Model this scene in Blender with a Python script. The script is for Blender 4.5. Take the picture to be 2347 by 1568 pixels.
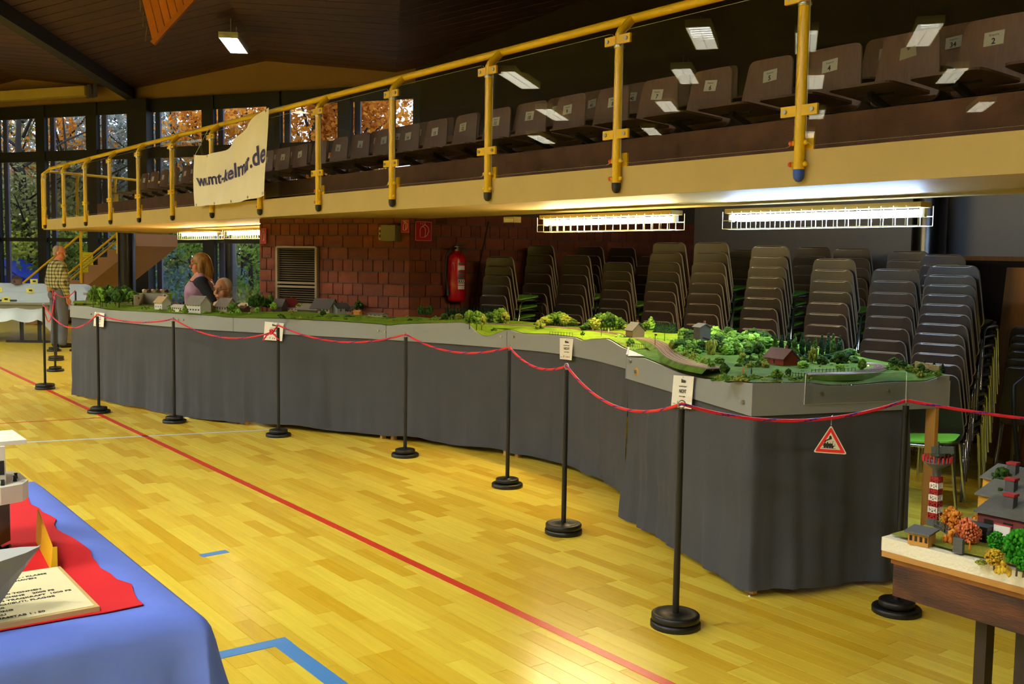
import bpy, math, random
from mathutils import Vector, Matrix, noise as mnoise
random.seed(7)
scene = bpy.context.scene
for o in list(bpy.data.objects): bpy.data.objects.remove(o)
COL = scene.collection

# ------------------------------------------------------------------ camera
# Hall axes: +X runs along the balcony towards the photographer's right, +Y towards the brick wall, +Z up.
FPX, PITCH, ROLL, YAW, EYE = 2350.0, .0811, .0152, .9297, 1.6334
FW = Vector((-math.sin(YAW)*math.cos(PITCH), math.cos(YAW)*math.cos(PITCH), -math.sin(PITCH)))
_rt = Vector((math.cos(YAW), math.sin(YAW), 0)); _up = _rt.cross(FW)
RT = _rt*math.cos(ROLL) + _up*math.sin(ROLL); UP = -_rt*math.sin(ROLL) + _up*math.cos(ROLL)
CAMP = Vector((0, 0, EYE))
cam_data = bpy.data.cameras.new('camera'); cam_data.sensor_width = 36.0; cam_data.lens = 36.0*FPX/2347.0
cam_data.clip_start = .05; cam_data.clip_end = 300
cam = bpy.data.objects.new('camera', cam_data); COL.objects.link(cam)
m3 = Matrix((RT, UP, -FW)).transposed(); cam.matrix_world = Matrix.Translation(CAMP) @ m3.to_4x4()
scene.camera = cam

# ------------------------------------------------------------------ world, exposure
scene.view_settings.view_transform = 'Standard'; scene.view_settings.look = 'None'
scene.view_settings.gamma = 1.0; scene.view_settings.exposure = 0.0; scene.view_settings.use_curve_mapping = False
world = bpy.data.worlds.new('overcast_sky'); scene.world = world; world.use_nodes = True
_bg = world.node_tree.nodes['Background']; _bg.inputs[0].default_value = (.72, .82, 1.0, 1); _bg.inputs[1].default_value = 3.0
LAMP_POWER = 150.0        # ceiling luminaires
TUBE_WARM, TUBE_COLD = 230.0, 260.0

# ------------------------------------------------------------------ measuring helpers (pixel of the photograph -> place in the hall)
def ray(x, y): return FW + RT*((x-1173.5)/FPX) + UP*((784-y)/FPX)
def G(x, y, z=0.0):
    d = ray(x, y); return CAMP + d*((z-EYE)/d.z)
def GD(x, y, dist): return CAMP + ray(x, y)*dist
def GV(x, y, p, dx, dy):            # on the upright plane through p running along (dx, dy)
    d = ray(x, y); n = Vector((-dy, dx, 0)); t = (Vector((p[0], p[1], 0)) - Vector((0, 0, 0))).dot(n)/d.dot(n)
    return CAMP + d*t
def PX(p):
    d = Vector(p) - CAMP; z = d.dot(FW)
    if z < .05: return (-9999, -9999, z)
    return (1173.5+FPX*d.dot(RT)/z, 784-FPX*d.dot(UP)/z, z)

# ------------------------------------------------------------------ materials
def lin(c):
    if isinstance(c, str):
        c = c.lstrip('#'); c = [int(c[i:i+2], 16)/255 for i in (0, 2, 4)]
        return tuple(v/12.92 if v <= .04045 else ((v+.055)/1.055)**2.4 for v in c)
    return tuple(c)
MATS = {}
def mat(name, col, rough=.5, metal=0.0, var=0.0, vscale=8.0, stretch=(1, 1, 1), bump=0.0, bscale=60.0, spec=.5, rnd=0.0, col2=None, emit=None, estr=0.0, coat=0.0):
    """Principled surface: colour, a noise that mixes towards col2 (or darker by var), a per object random tint, a fine bump."""
    if name in MATS: return MATS[name]
    m = bpy.data.materials.new(name); m.use_nodes = True; nt = m.node_tree; N = nt.nodes; L = nt.links
    b = N['Principled BSDF']; c = lin(col)
    b.inputs['Base Color'].default_value = (*c, 1); b.inputs['Roughness'].default_value = rough; b.inputs['Metallic'].default_value = metal
    b.inputs['Specular IOR Level'].default_value = spec; b.inputs['Coat Weight'].default_value = coat
    if emit is not None:
        b.inputs['Emission Color'].default_value = (*lin(emit), 1); b.inputs['Emission Strength'].default_value = estr
    src = None
    if var or col2 is not None or bump:
        tc = N.new('ShaderNodeTexCoord'); mp = N.new('ShaderNodeMapping'); mp.inputs['Scale'].default_value = stretch
        L.new(tc.outputs['Object'], mp.inputs['Vector'])
    if var or col2 is not None:
        nz = N.new('ShaderNodeTexNoise'); nz.inputs['Scale'].default_value = vscale; nz.inputs['Detail'].default_value = 5
        L.new(mp.outputs[0], nz.inputs['Vector'])
        rp = N.new('ShaderNodeValToRGB'); rp.color_ramp.elements[0].position = .32; rp.color_ramp.elements[1].position = .68
        c2 = lin(col2) if col2 is not None else tuple(v*(1-var) for v in c)
        rp.color_ramp.elements[0].color = (*c, 1); rp.color_ramp.elements[1].color = (*c2, 1)
        L.new(nz.outputs['Fac'], rp.inputs[0]); src = rp.outputs[0]
    if rnd:
        oi = N.new('ShaderNodeObjectInfo'); hs = N.new('ShaderNodeHueSaturation'); ma = N.new('ShaderNodeMapRange')
        ma.inputs['To Min'].default_value = 1-rnd; ma.inputs['To Max'].default_value = 1+rnd
        L.new(oi.outputs['Random'], ma.inputs['Value']); L.new(ma.outputs[0], hs.inputs['Value'])
        if src: L.new(src, hs.inputs['Color'])
        else: hs.inputs['Color'].default_value = (*c, 1)
        src = hs.outputs[0]
    if src: L.new(src, b.inputs['Base Color'])
    if bump:
        n2 = N.new('ShaderNodeTexNoise'); n2.inputs['Scale'].default_value = bscale; n2.inputs['Detail'].default_value = 3
        bp = N.new('ShaderNodeBump'); bp.inputs['Strength'].default_value = bump; bp.inputs['Distance'].default_value = .01
        L.new(mp.outputs[0], n2.inputs['Vector']); L.new(n2.outputs['Fac'], bp.inputs['Height']); L.new(bp.outputs[0], b.inputs['Normal'])
    MATS[name] = m; return m
def tintmat(name, ca, cb, rough=.4, attr='tint', grain=None, coat=0.0, trans=0.0, spec=.5):
    """Colour between ca and cb by the mesh attribute `attr`, with optional wood grain stretched along X."""
    if name in MATS: return MATS[name]
    m = bpy.data.materials.new(name); m.use_nodes = True; nt = m.node_tree; N = nt.nodes; L = nt.links; b = N['Principled BSDF']
    at = N.new('ShaderNodeAttribute'); at.attribute_name = attr
    mx = N.new('ShaderNodeMix'); mx.data_type = 'RGBA'; mx.inputs['A'].default_value = (*lin(ca), 1); mx.inputs['B'].default_value = (*lin(cb), 1)
    L.new(at.outputs['Fac'], mx.inputs['Factor']); out = mx.outputs['Result']
    if grain:
        g = N.new('ShaderNodeNewGeometry'); mp = N.new('ShaderNodeMapping'); mp.inputs['Scale'].default_value = grain
        nz = N.new('ShaderNodeTexNoise'); nz.inputs['Scale'].default_value = 1.0; nz.inputs['Detail'].default_value = 4; nz.inputs['Roughness'].default_value = .6
        L.new(g.outputs['Position'], mp.inputs['Vector']); L.new(mp.outputs[0], nz.inputs['Vector'])
        mr = N.new('ShaderNodeMapRange'); mr.inputs['To Min'].default_value = .80; mr.inputs['To Max'].default_value = 1.18
        L.new(nz.outputs['Fac'], mr.inputs['Value']); hs = N.new('ShaderNodeHueSaturation')
        L.new(mr.outputs[0], hs.inputs['Value']); L.new(out, hs.inputs['Color']); out = hs.outputs[0]
    L.new(out, b.inputs['Base Color']); b.inputs['Roughness'].default_value = rough; b.inputs['Coat Weight'].default_value = coat
    b.inputs['Specular IOR Level'].default_value = spec
    if trans:
        tl = N.new('ShaderNodeBsdfTranslucent'); L.new(out, tl.inputs[0]); ms = N.new('ShaderNodeMixShader'); ms.inputs[0].default_value = trans
        L.new(b.outputs[0], ms.inputs[1]); L.new(tl.outputs[0], ms.inputs[2]); L.new(ms.outputs[0], N['Material Output'].inputs[0])
    MATS[name] = m; return m
def glassmat(name, tint=(1, 1, 1), ior=1.5, haze=0.0, hcol=(1, 1, 1)):
    if name in MATS: return MATS[name]
    m = bpy.data.materials.new(name); m.use_nodes = True; nt = m.node_tree; N = nt.nodes; L = nt.links; N.remove(N['Principled BSDF'])
    tr = N.new('ShaderNodeBsdfTransparent'); tr.inputs[0].default_value = (*tint, 1)
    gl = N.new('ShaderNodeBsdfGlossy'); gl.inputs['Roughness'].default_value = .0
    fr = N.new('ShaderNodeFresnel'); ge = N.new('ShaderNodeNewGeometry'); sw = N.new('ShaderNodeMix')    # thin sheet: the same reflectance on entry and exit
    sw.inputs['A'].default_value = ior; sw.inputs['B'].default_value = 1/ior; L.new(ge.outputs['Backfacing'], sw.inputs['Factor']); L.new(sw.outputs['Result'], fr.inputs['IOR'])
    mx = N.new('ShaderNodeMixShader'); L.new(fr.outputs[0], mx.inputs[0]); L.new(tr.outputs[0], mx.inputs[1]); L.new(gl.outputs[0], mx.inputs[2])
    last = mx
    if haze:
        df = N.new('ShaderNodeBsdfDiffuse'); df.inputs[0].default_value = (*hcol, 1)
        m2 = N.new('ShaderNodeMixShader'); m2.inputs[0].default_value = haze; L.new(mx.outputs[0], m2.inputs[1]); L.new(df.outputs[0], m2.inputs[2]); last = m2
    L.new(last.outputs[0], N['Material Output'].inputs[0]); MATS[name] = m; return m
def emitmat(name, col, s):
    if name in MATS: return MATS[name]
    m = bpy.data.materials.new(name); m.use_nodes = True; nt = m.node_tree; N = nt.nodes; N.remove(N['Principled BSDF'])
    e = N.new('ShaderNodeEmission'); e.inputs[0].default_value = (*col, 1); e.inputs[1].default_value = s
    nt.links.new(e.outputs[0], N['Material Output'].inputs[0]); MATS[name] = m; return m

# ------------------------------------------------------------------ mesh helpers
class MB:
    def __init__(s): s.v = []; s.f = []; s.sm = []; s.mi = []; s.t = []; s.cur = 0; s.tint = None
    def add(s, vs, fs, smooth=False):
        o = len(s.v); s.v += [tuple(v) for v in vs]
        for f in fs: s.f.append(tuple(i+o for i in f)); s.sm.append(smooth); s.mi.append(s.cur); s.t.append(s.tint or 0.0)
        return s
    def box(s, c, d, rz=0.0, M=None):
        x, y, z = d[0]/2, d[1]/2, d[2]/2
        vs = [Vector((a*x, b*y, e*z)) for e in (-1, 1) for a, b in ((-1, -1), (1, -1), (1, 1), (-1, 1))]
        if rz: R = Matrix.Rotation(rz, 3, 'Z'); vs = [R @ v for v in vs]
        if M is not None: vs = [M @ v for v in vs]
        c = Vector(c); return s.add([v+c for v in vs], [(3, 2, 1, 0), (4, 5, 6, 7), (0, 1, 5, 4), (1, 2, 6, 5), (2, 3, 7, 6), (3, 0, 4, 7)])
    def bar(s, a, b, w, h, up=(0, 0, 1)):       # box from a to b
        a, b = Vector(a), Vector(b); d = b-a; n = d.normalized(); u = Vector(up)
        if abs(n.dot(u)) > .98: u = Vector((1, 0, 0))
        r = n.cross(u).normalized(); u = r.cross(n); M = Matrix((r, n, u)).transposed()
        return s.box((a+b)/2, (w, d.length, h), M=M)
    def tube(s, pts, r, n=8, cap=True, closed=False):
        pts = [Vector(p) for p in pts]; rr = r if isinstance(r, (list, tuple)) else [r]*len(pts); vs = []; m = len(pts); prev = None
        for i, p in enumerate(pts):
            a = pts[(i-1) % m] if closed else pts[max(i-1, 0)]; b = pts[(i+1) % m] if closed else pts[min(i+1, m-1)]
            t = (b-a).normalized()
            if prev is None:
                u = Vector((0, 0, 1)) if abs(t.z) < .9 else Vector((1, 0, 0)); prev = t.cross(u).normalized()
            prev = (prev - t*prev.dot(t)).normalized(); q = t.cross(prev)
            vs += [p + (prev*math.cos(k*2*math.pi/n) + q*math.sin(k*2*math.pi/n))*rr[i] for k in range(n)]
        fs = [(i*n+k, i*n+(k+1) % n, ((i+1) % m)*n+(k+1) % n, ((i+1) % m)*n+k) for i in range(m if closed else m-1) for k in range(n)]
        s.add(vs, fs, True)
        if cap and not closed:
            s.add(vs[:n], [tuple(range(n-1, -1, -1))]); s.add(vs[-n:], [tuple(range(n))])
        return s
    def cyl(s, a, b, r, n=12, r2=None): return s.tube([a, b], [r, r if r2 is None else r2], n)
    def lathe(s, prof, c=(0, 0, 0), n=16):       # prof: (radius, z) bottom to top
        c = Vector(c); vs = [c+Vector((r*math.cos(k*2*math.pi/n), r*math.sin(k*2*math.pi/n), z)) for r, z in prof for k in range(n)]
        fs = [(i*n+k, i*n+(k+1) % n, (i+1)*n+(k+1) % n, (i+1)*n+k) for i in range(len(prof)-1) for k in range(n)]
        s.add(vs, fs, True)
        if prof[0][0] > 1e-4: s.add(vs[:n], [tuple(range(n-1, -1, -1))])
        if prof[-1][0] > 1e-4: s.add(vs[-n:], [tuple(range(n))])
        return s
    def ball(s, c, r, n=10, m=6, sc=(1, 1, 1), M=None):
        c = Vector(c); vs = []
        for i in range(m+1):
            a = -math.pi/2+math.pi*i/m
            for k in range(n):
                p = Vector((r*sc[0]*math.cos(a)*math.cos(k*2*math.pi/n), r*sc[1]*math.cos(a)*math.sin(k*2*math.pi/n), r*sc[2]*math.sin(a)))
                vs.append((M @ p if M is not None else p)+c)
        return s.add(vs, [(i*n+k, i*n+(k+1) % n, (i+1)*n+(k+1) % n, (i+1)*n+k) for i in range(m) for k in range(n)], True)
    def prism(s, poly, o, ex, ey, en, h):          # 2D polygon in plane (ex, ey) at o, extruded by h along en
        o, ex, ey, en = Vector(o), Vector(ex), Vector(ey), Vector(en); n = len(poly)
        a = [o+ex*p[0]+ey*p[1] for p in poly]; b = [p+en*h for p in a]
        fs = [tuple(range(n-1, -1, -1)), tuple(range(n, 2*n))]+[(i, (i+1) % n, n+(i+1) % n, n+i) for i in range(n)]
        return s.add(a+b, fs)
    def slab(s, poly, z0, z1): return s.prism(poly, (0, 0, z0), (1, 0, 0), (0, 1, 0), (0, 0, 1), z1-z0)
    def data(s, name, mats):
        me = bpy.data.meshes.new(name); me.from_pydata(s.v, [], s.f)
        for m in (mats if isinstance(mats, (list, tuple)) else [mats]): me.materials.append(m)
        me.polygons.foreach_set('use_smooth', s.sm); me.polygons.foreach_set('material_index', s.mi)
        if s.tint is not None:
            at = me.attributes.new('tint', 'FLOAT', 'FACE'); at.data.foreach_set('value', s.t)
        me.update(); return me
    def build(s, name, mats, parent=None): return link(name, s.data(name, mats), parent)
def link(name, me, parent=None):
    o = bpy.data.objects.new(name, me); COL.objects.link(o)
    if parent is not None: o.parent = parent
    return o
def tag(o, label=None, cat=None, group=None, kind=None):
    if label: o['label'] = label
    if cat: o['category'] = cat
    if group: o['group'] = group
    if kind: o['kind'] = kind
    return o
def thing(name, label, cat, loc=(0, 0, 0), rz=0.0, group=None):
    o = bpy.data.objects.new(name, None); COL.objects.link(o); o.location = loc; o.rotation_euler = (0, 0, rz); o.empty_display_size = .05
    return tag(o, label, cat, group)
def copy_tree(o, parent=None):
    c = o.copy(); COL.objects.link(c); c.parent = parent
    for ch in o.children: copy_tree(ch, c)
    return c
def struct(name, mb, mats, parent=None):
    o = mb.build(name, mats, parent)
    if parent is None: o['kind'] = 'structure'
    return o
def textmesh(body, size, depth=.0004, bold=0.0, align='CENTER', spacing=1.0):
    cu = bpy.data.curves.new('lettering', 'FONT'); cu.body = body; cu.size = size; cu.extrude = depth; cu.offset = bold; cu.align_x = align
    cu.resolution_u = 3; cu.space_character = spacing
    ob = bpy.data.objects.new('lettering_tmp', cu); COL.objects.link(ob)
    dg = bpy.context.evaluated_depsgraph_get(); dg.update()
    me = bpy.data.meshes.new_from_object(ob.evaluated_get(dg)); bpy.data.objects.remove(ob); return me
def lettering(name, body, size, origin, ex, ey, m, parent=None, bold=0.0, align='CENTER', depth=.0004):
    me = textmesh(body, size, depth, bold, align); me.materials.clear(); me.materials.append(m)
    ex, ey = Vector(ex).normalized(), Vector(ey).normalized(); en = ex.cross(ey)
    M = Matrix((ex, ey, en)).transposed().to_4x4(); M.translation = Vector(origin); me.transform(M)
    return link(name, me, parent)
def rounded(w0, w1, h, r, n=4):
    """Outline of a shell: width w0 at the bottom, w1 at the top, height h, rounded corners."""
    pts = []
    for cx, cy, a0 in ((w0/2-r, r, -90), (w1/2-r, h-r, 0), (-w1/2+r, h-r, 90), (-w0/2+r, r, 180)):
        for k in range(n+1):
            a = math.radians(a0+90*k/n); pts.append((cx+r*math.cos(a), cy+r*math.sin(a)))
    return pts
NUMW = ['zero', 'one', 'two', 'three', 'four', 'five', 'six', 'seven', 'eight', 'nine', 'ten', 'eleven', 'twelve', 'thirteen', 'fourteen', 'fifteen', 'sixteen', 'seventeen', 'eighteen', 'nineteen']
TENW = {2: 'twenty', 3: 'thirty', 4: 'forty', 5: 'fifty', 6: 'sixty'}
def numword(n): return NUMW[n] if n < 20 else TENW[n//10]+('-'+NUMW[n % 10] if n % 10 else '')
ORD = ['first', 'second', 'third', 'fourth', 'fifth', 'sixth', 'seventh', 'eighth', 'ninth', 'tenth', 'eleventh', 'twelfth', 'thirteenth', 'fourteenth', 'fifteenth', 'sixteenth', 'seventeenth', 'eighteenth', 'nineteenth', 'twentieth']
# ------------------------------------------------------------------ shared materials
M_black = mat('black_rubber', '#0d0d0d', .45, bump=.1, bscale=90)
M_pole = mat('black_paint', '#0b0b0b', .5)
M_yellow = mat('yellow_paint', '#e4b808', .32, var=.12, vscale=5)
M_steel = mat('zinc_steel', '#b9b9b4', .3, 1.0)
M_chrome = mat('chrome', '#c9ccd2', .12, 1.0)
M_frame = mat('dark_window_frame', '#070608', .6)
M_reveal = mat('violet_grey_steel', '#4a4862', .5)
M_beige = mat('cream_paint', '#b59d5a', .6, var=.08, vscale=3, bump=.06, bscale=40)
M_soffit = mat('cream_soffit', '#bfa068', .6, var=.08, vscale=2, bump=.08, bscale=12, stretch=(1, 8, 1))
M_brown = mat('brown_carpet', '#6d4a33', .9, var=.35, vscale=7, bump=.3, bscale=120)
M_dark = mat('dark_brown_wall', '#2b1a12', .8, var=.3, vscale=2)
M_ply = mat('brown_plywood', '#7c583e', .42, var=.25, vscale=6, stretch=(9, 9, 1), rnd=.1)
M_white = mat('white_paper', '#f2f0e6', .7)
M_ink = mat('black_ink', '#1a1a1a', .7)
M_glass = glassmat('clear_acrylic', (.96, .97, .96), 1.5)
M_pane = glassmat('window_glass', (.93, .95, .95), 1.45)
M_lamp = emitmat('luminaire_diffuser', (1.0, .98, .87), LAMP_POWER)

# ------------------------------------------------------------------ floor
M_plank = tintmat('parquet_oak', '#dab128', '#f1d64c', .22, grain=(2.2, 42, 1), spec=.45)
M_joint = mat('parquet_beyond', '#e4c638', .28, var=.18, vscale=1.0, stretch=(1.4, 12, 1), spec=.45)
floor = struct('floor', MB().slab([(10.2, -21.3), (10.2, 11.4), (-18.2, 11.35), (-34.0, 2.02), (-34.0, -21.3)], -.05, 0), M_joint)
PW, PL = .088, .56
variants = {}
def plank_mesh(li, ti):
    if (li, ti) not in variants:
        mb = MB(); mb.tint = ti/9.0; l = (.30, .42, .56, .70)[li]; mb.box((0, 0, .0015), (l-.0025, PW-.0025, .003)); variants[li, ti] = mb.data('plank', M_plank)
    return variants[li, ti]
cand = []; rp = random.Random(3)
row = 0; v = -.4
while v < 8.2:
    u = -13.6 + rp.random()*.5
    while u < -.6:
        li = rp.choice((0, 1, 2, 2, 3)); l = (.30, .42, .56, .70)[li]
        x, y, z = PX((u+l/2, v, 0))
        if z > .5 and -330 < x < 2680 and 560 < y < 1900: cand.append(((Vector((u+l/2, v, 0))-CAMP).length if (0 < x < 2347 and y < 1568) else 50+z, u+l/2, v, li, rp.randint(0, 9)))
        u += l
    v += PW
cand.sort()
rest = MB(); rest.tint = 0.0
for i, (_, u, vv, li, ti) in enumerate(cand):
    if i < 300:
        o = link('plank', plank_mesh(li, ti), floor); o.location = (u, vv, 0)
    else:
        rest.tint = ti/9.0+1e-4; l = (.30, .42, .56, .70)[li]; rest.box((u, vv, .0015), (l-.0025, PW-.0025, .003))
tag(rest.build('planks_beyond', M_plank, floor), kind='stuff')
M_red = mat('red_line_paint', '#d63a26', .3); M_blue = mat('blue_line_paint', '#4f8fd0', .3); M_wline = mat('grey_white_line_paint', '#c9ccc4', .35)
zl = .0042
def line(name, a, b, w, m, up=0.0): MB().bar((a[0], a[1], zl+up), (b[0], b[1], zl+up), w, .0012).build(name, m, floor)
line('red_line', (-30, 2.80), (6, 2.80), .05, M_red)
line('blue_line', (-3.99, 1.75), (3, 1.75), .075, M_blue)
line('blue_line', (-3.955, 1.79), (-3.955, .2), .075, M_blue, .0003)
a, b = G(460, 1276), G(521, 1265); line('blue_line', a, b, .06, M_blue)
a, b = G(-80, 1022), G(640, 985); line('white_line', a, b, .05, M_wline)
a, b = G(-60, 975), G(240, 958); line('red_line', a, b, .025, M_red)

# ------------------------------------------------------------------ facade of windows
FR = Vector((-18.33, 11.11, 0)); FD = Vector((-.863, -.506, 0)); FN = Vector((.506, -.863, 0))   # right end, direction to the left, normal into the hall
def facade(px, py):
    p = GV(px, py, FR, FD.x, FD.y); return (p-FR).dot(FD), p.z
def fp(s, z, out=0.0): q = FR+FD*s+FN*out; return Vector((q.x, q.y, z))
z1 = facade(40, 549)[1]; z2 = facade(40, 361)[1]; z3 = facade(47, 273)[1]
win = bpy.data.objects.new('window_1', None); COL.objects.link(win); win['kind'] = 'structure'
edges = [(952, 980), (780, 809), (618, 648), (470, 496), (308, 352), (205, 229), (90, 110), (-20, 2), (-130, -108), (-240, -218)]
ss = [sorted((facade(a, 300)[0], facade(b, 300)[0])) for a, b in edges]
for i, (s0, s1) in enumerate(ss):
    big = i == 4; out = .22 if big else .10
    MB().bar(fp((s0+s1)/2, 0, out/2), fp((s0+s1)/2, z3+.285, out/2), s1-s0, out+.02, up=FN).build('mullion', M_frame, win)
    MB().bar(fp(s0-.07, 0, -.09), fp(s0-.07, z3+.1, -.09), .14, .05, up=FN).build('mullion_reveal', M_reveal, win)
for i in range(len(ss)-1):
    a, b = ss[i][1], ss[i+1][0]
    for zc, h in ((z1, .09), (z2, .24), (z3+.14, .30), (.06, .12)):
        MB().bar(fp(a, zc, .03), fp(b, zc, .03), .08, h).build('transom', M_frame, win)
    for za, zb in ((.12, z1-.045), (z1+.045, z2-.12), (z2+.12, z3-.01)):
        MB().bar(fp(a, (za+zb)/2, -.02), fp(b, (za+zb)/2, -.02), .008, zb-za).build('pane', M_pane, win)

# ------------------------------------------------------------------ folded timber ceiling
def fpt(px, py): s, z = facade(px, py); return s, z
V1s, V1z = fpt(300, 207); P1s, P1z = fpt(610, 138); V2s, V2z = fpt(908, 164); P0s, P0z = fpt(50, 184)
bz = G(0, 12, V1z); D = (bz - fp(V1s, V1z)); D.z = 0; D.normalize()
vz = (V1z+V2z)/2; pz = (P1z+P0z)/2
zig = [(P0s+(P0s-V1s)*k, pz if k % 2 == 0 else vz) for k in range(12, 0, -1)]+[(P0s, pz), (V1s, vz), (P1s, pz), (V2s, vz)]
step = P1s-V2s
for k in range(1, 14): zig.append((V2s-step*k, pz if k % 2 else vz))
M_slat = mat('ceiling_timber', '#4a2a17', .6, var=.3, vscale=2.5, rnd=.18)
M_gap = mat('ceiling_gap', '#120b07', .9)
cb = MB()
def cp(s, z, t, up=0.0): q = fp(s, z+up)+D*t; return Vector((q.x, q.y, z+up))
for (s0, a0), (s1, a1) in zip(zig, zig[1:]):
    cb.add([cp(s0, a0, -1, .03), cp(s1, a1, -1, .03), cp(s1, a1, 46, .03), cp(s0, a0, 46, .03)], [(0, 1, 2, 3)])
ceiling = struct('ceiling', cb, M_gap)
n = 0
for fi, ((s0, a0), (s1, a1)) in enumerate(zip(zig, zig[1:])):
    t = 0.0
    while t < 26:
        c = cp((s0+s1)/2, (a0+a1)/2, t+.2); x, y, d = PX(c)
        ok = any(-150 < PX(cp(s0+(s1-s0)*k, a0+(a1-a0)*k, t))[0] < 2400 and PX(cp(s0+(s1-s0)*k, a0+(a1-a0)*k, t))[1] > -60 and PX(cp(s0+(s1-s0)*k, a0+(a1-a0)*k, t))[2] > 1 for k in (0, .25, .5, .75, 1))
        w = .40
        if ok and n < 290:
            n += 1; mb = MB(); q = [cp(s0, a0, t), cp(s1, a1, t), cp(s1, a1, t+w), cp(s0, a0, t+w)]
            mb.add(q+[v+Vector((0, 0, .022)) for v in q], [(0, 1, 2, 3), (7, 6, 5, 4), (0, 4, 5, 1), (1, 5, 6, 2), (2, 6, 7, 3), (3, 7, 4, 0)]); mb.build('ceiling_board', M_slat, ceiling)
        t += .44
# dark ridge beam that comes down to the window wall
tag(MB().bar(cp(V1s, vz, -.1, -.10), cp(V1s, vz, 30, -.10), .22, .26).build('trim_1', mat('dark_beam', '#1c120c', .8)), kind='structure')
# frieze between the windows and the ceiling
fr = MB(); zt = z3+.28
for (s0, a0), (s1, a1) in [z_ for z_ in zip(zig, zig[1:]) if z_[0][0] > -1]:
    fr.add([fp(s0, zt, .02), fp(s1, zt, .02), fp(s1, a1+.05, .02), fp(s0, a0+.05, .02)], [(0, 1, 2, 3)])
    fr.add([fp(s0, zt, -.10), fp(s1, zt, -.10), fp(s1, a1+.05, -.10), fp(s0, a0+.05, -.10)], [(3, 2, 1, 0)])
struct('wall_facade_frieze', fr, mat('ochre_plaster', '#8a6a40', .85, var=.1, vscale=1.5))
# pale box beam across the far left of the window wall
s0, zz0 = facade(228, 214); s1, zz1 = facade(-120, 205)
bb = thing('roller_blind_box', 'pale cream horizontal box under the ceiling, far left above the windows', 'blind box', fp(s0, zz0, .35))
mb = MB().bar(fp(s0, zz0, .35)-bb.location, fp(s1, zz0, .35)-bb.location, .22, .22); mb.build('casing', M_beige, bb)
for k in (0, .09): MB().bar(fp(s0-.03-k*2, zz0-.16, .36)-bb.location, fp(s0-.03-k*2, zz0+.14, .36)-bb.location, .05, .26).build('end_bracket', M_reveal, bb)

# ------------------------------------------------------------------ enclosing walls of the hall (behind the photographer and to the sides)
M_hall = mat('hall_wall', '#4a382a', .85, var=.1, vscale=1)
struct('wall_back', MB().box((-4.6, 11.2, 3.2), (27.6, .2, 6.6)), M_dark)
struct('wall_right', MB().box((10.0, -4.5, 3.2), (.2, 32, 6.6)), M_hall)
struct('wall_behind', MB().box((-11, -21.1, 3.2), (42.5, .2, 6.6)), M_hall)
pl = fp(ss[-1][0], 0)
struct('wall_left', MB().box((pl.x-.1, (pl.y-21)/2, 3.2), (.2, pl.y+21, 6.6)), M_hall)

# ------------------------------------------------------------------ brick core under the balcony
M_mortar = mat('mortar', '#4c4038', .9, bump=.2, bscale=80)
M_brick = mat('clay_brick', '#7c3c1e', .85, var=.3, vscale=9, rnd=.22, bump=.25, bscale=70)
BC = Vector((-9.06, 5.44, 0)); BD = Vector((-.881, -.473, 0))
BE = GV(597, 600, BC, BD.x, BD.y); BL = (Vector((BE.x, BE.y, 0))-BC).length
bricks = {}
def brick_mesh(w, h):
    k = (round(w, 3), round(h, 3))
    if k not in bricks: bricks[k] = MB().box((0, 0, 0), (w, .02, h)).data('brick', M_brick)
    return bricks[k]
def brick_wall(name, p, d, nrm, L, z0, z1, skip=None, zbase=.0):
    base = MB().bar(p+d*0-nrm*.06+Vector((0, 0, (zbase+z1)/2)), p+d*L-nrm*.06+Vector((0, 0, (zbase+z1)/2)), .12, z1-zbase)
    w = struct(name, base, M_mortar); rb = random.Random(len(name)); z = z0; r = 0; c = 0
    ang = math.atan2(d.y, d.x)
    while z < z1-.02:
        heads = r % 3 == 1; s = 0.0 if r % 2 else -.06
        while s < L:
            bw = .115 if (heads or rb.random() < .3) else .24
            a, b = max(s, 0), min(s+bw, L); h = min(.115, z1-z)
            if skip and z < skip[2] and b > skip[0] and a < skip[1]:
                if a < skip[0]: b = skip[0]
                elif b > skip[1]: a = skip[1]
                else: b = a
            if b-a > .02:
                q = p+d*((a+b)/2)+nrm*.002; x, y, dd = PX((q.x, q.y, z))
                if -60 < x < 2420 and c < 300:
                    o = link('brick', brick_mesh(b-a, h), w); o.location = (q.x, q.y, z+h/2); o.rotation_euler = (0, 0, ang); c += 1
            s += bw+.01
        z += .125; r += 1
    return w
LV = [GV(px, py, BC, BD.x, BD.y) for px, py in ((641, 566), (731, 566), (641, 712), (731, 712))]
lv0, lv1 = (Vector((LV[1].x, LV[1].y, 0))-BC).length, (Vector((LV[0].x, LV[0].y, 0))-BC).length
lz1 = LV[0].z; lz0 = .86
BN = Vector((BD.y, -BD.x, 0))
if BN.dot(CAMP-BC) < 0: BN = -BN
brick_wall('wall_brick_left', BC, BD, BN, BL, .98, 2.028, (lv0-.015, lv1+.015, lz1-.05))
brick_wall('wall_brick_right', BC+Vector((0, 0, 0)), Vector((0, 1, 0)), Vector((1, 0, 0)), 5.6, .98, 2.32)
struct('wall_brick_end', MB().box((BE.x-.0, BE.y+1.9, 1.014), (.12, 3.6, 2.028)), M_mortar)
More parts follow.
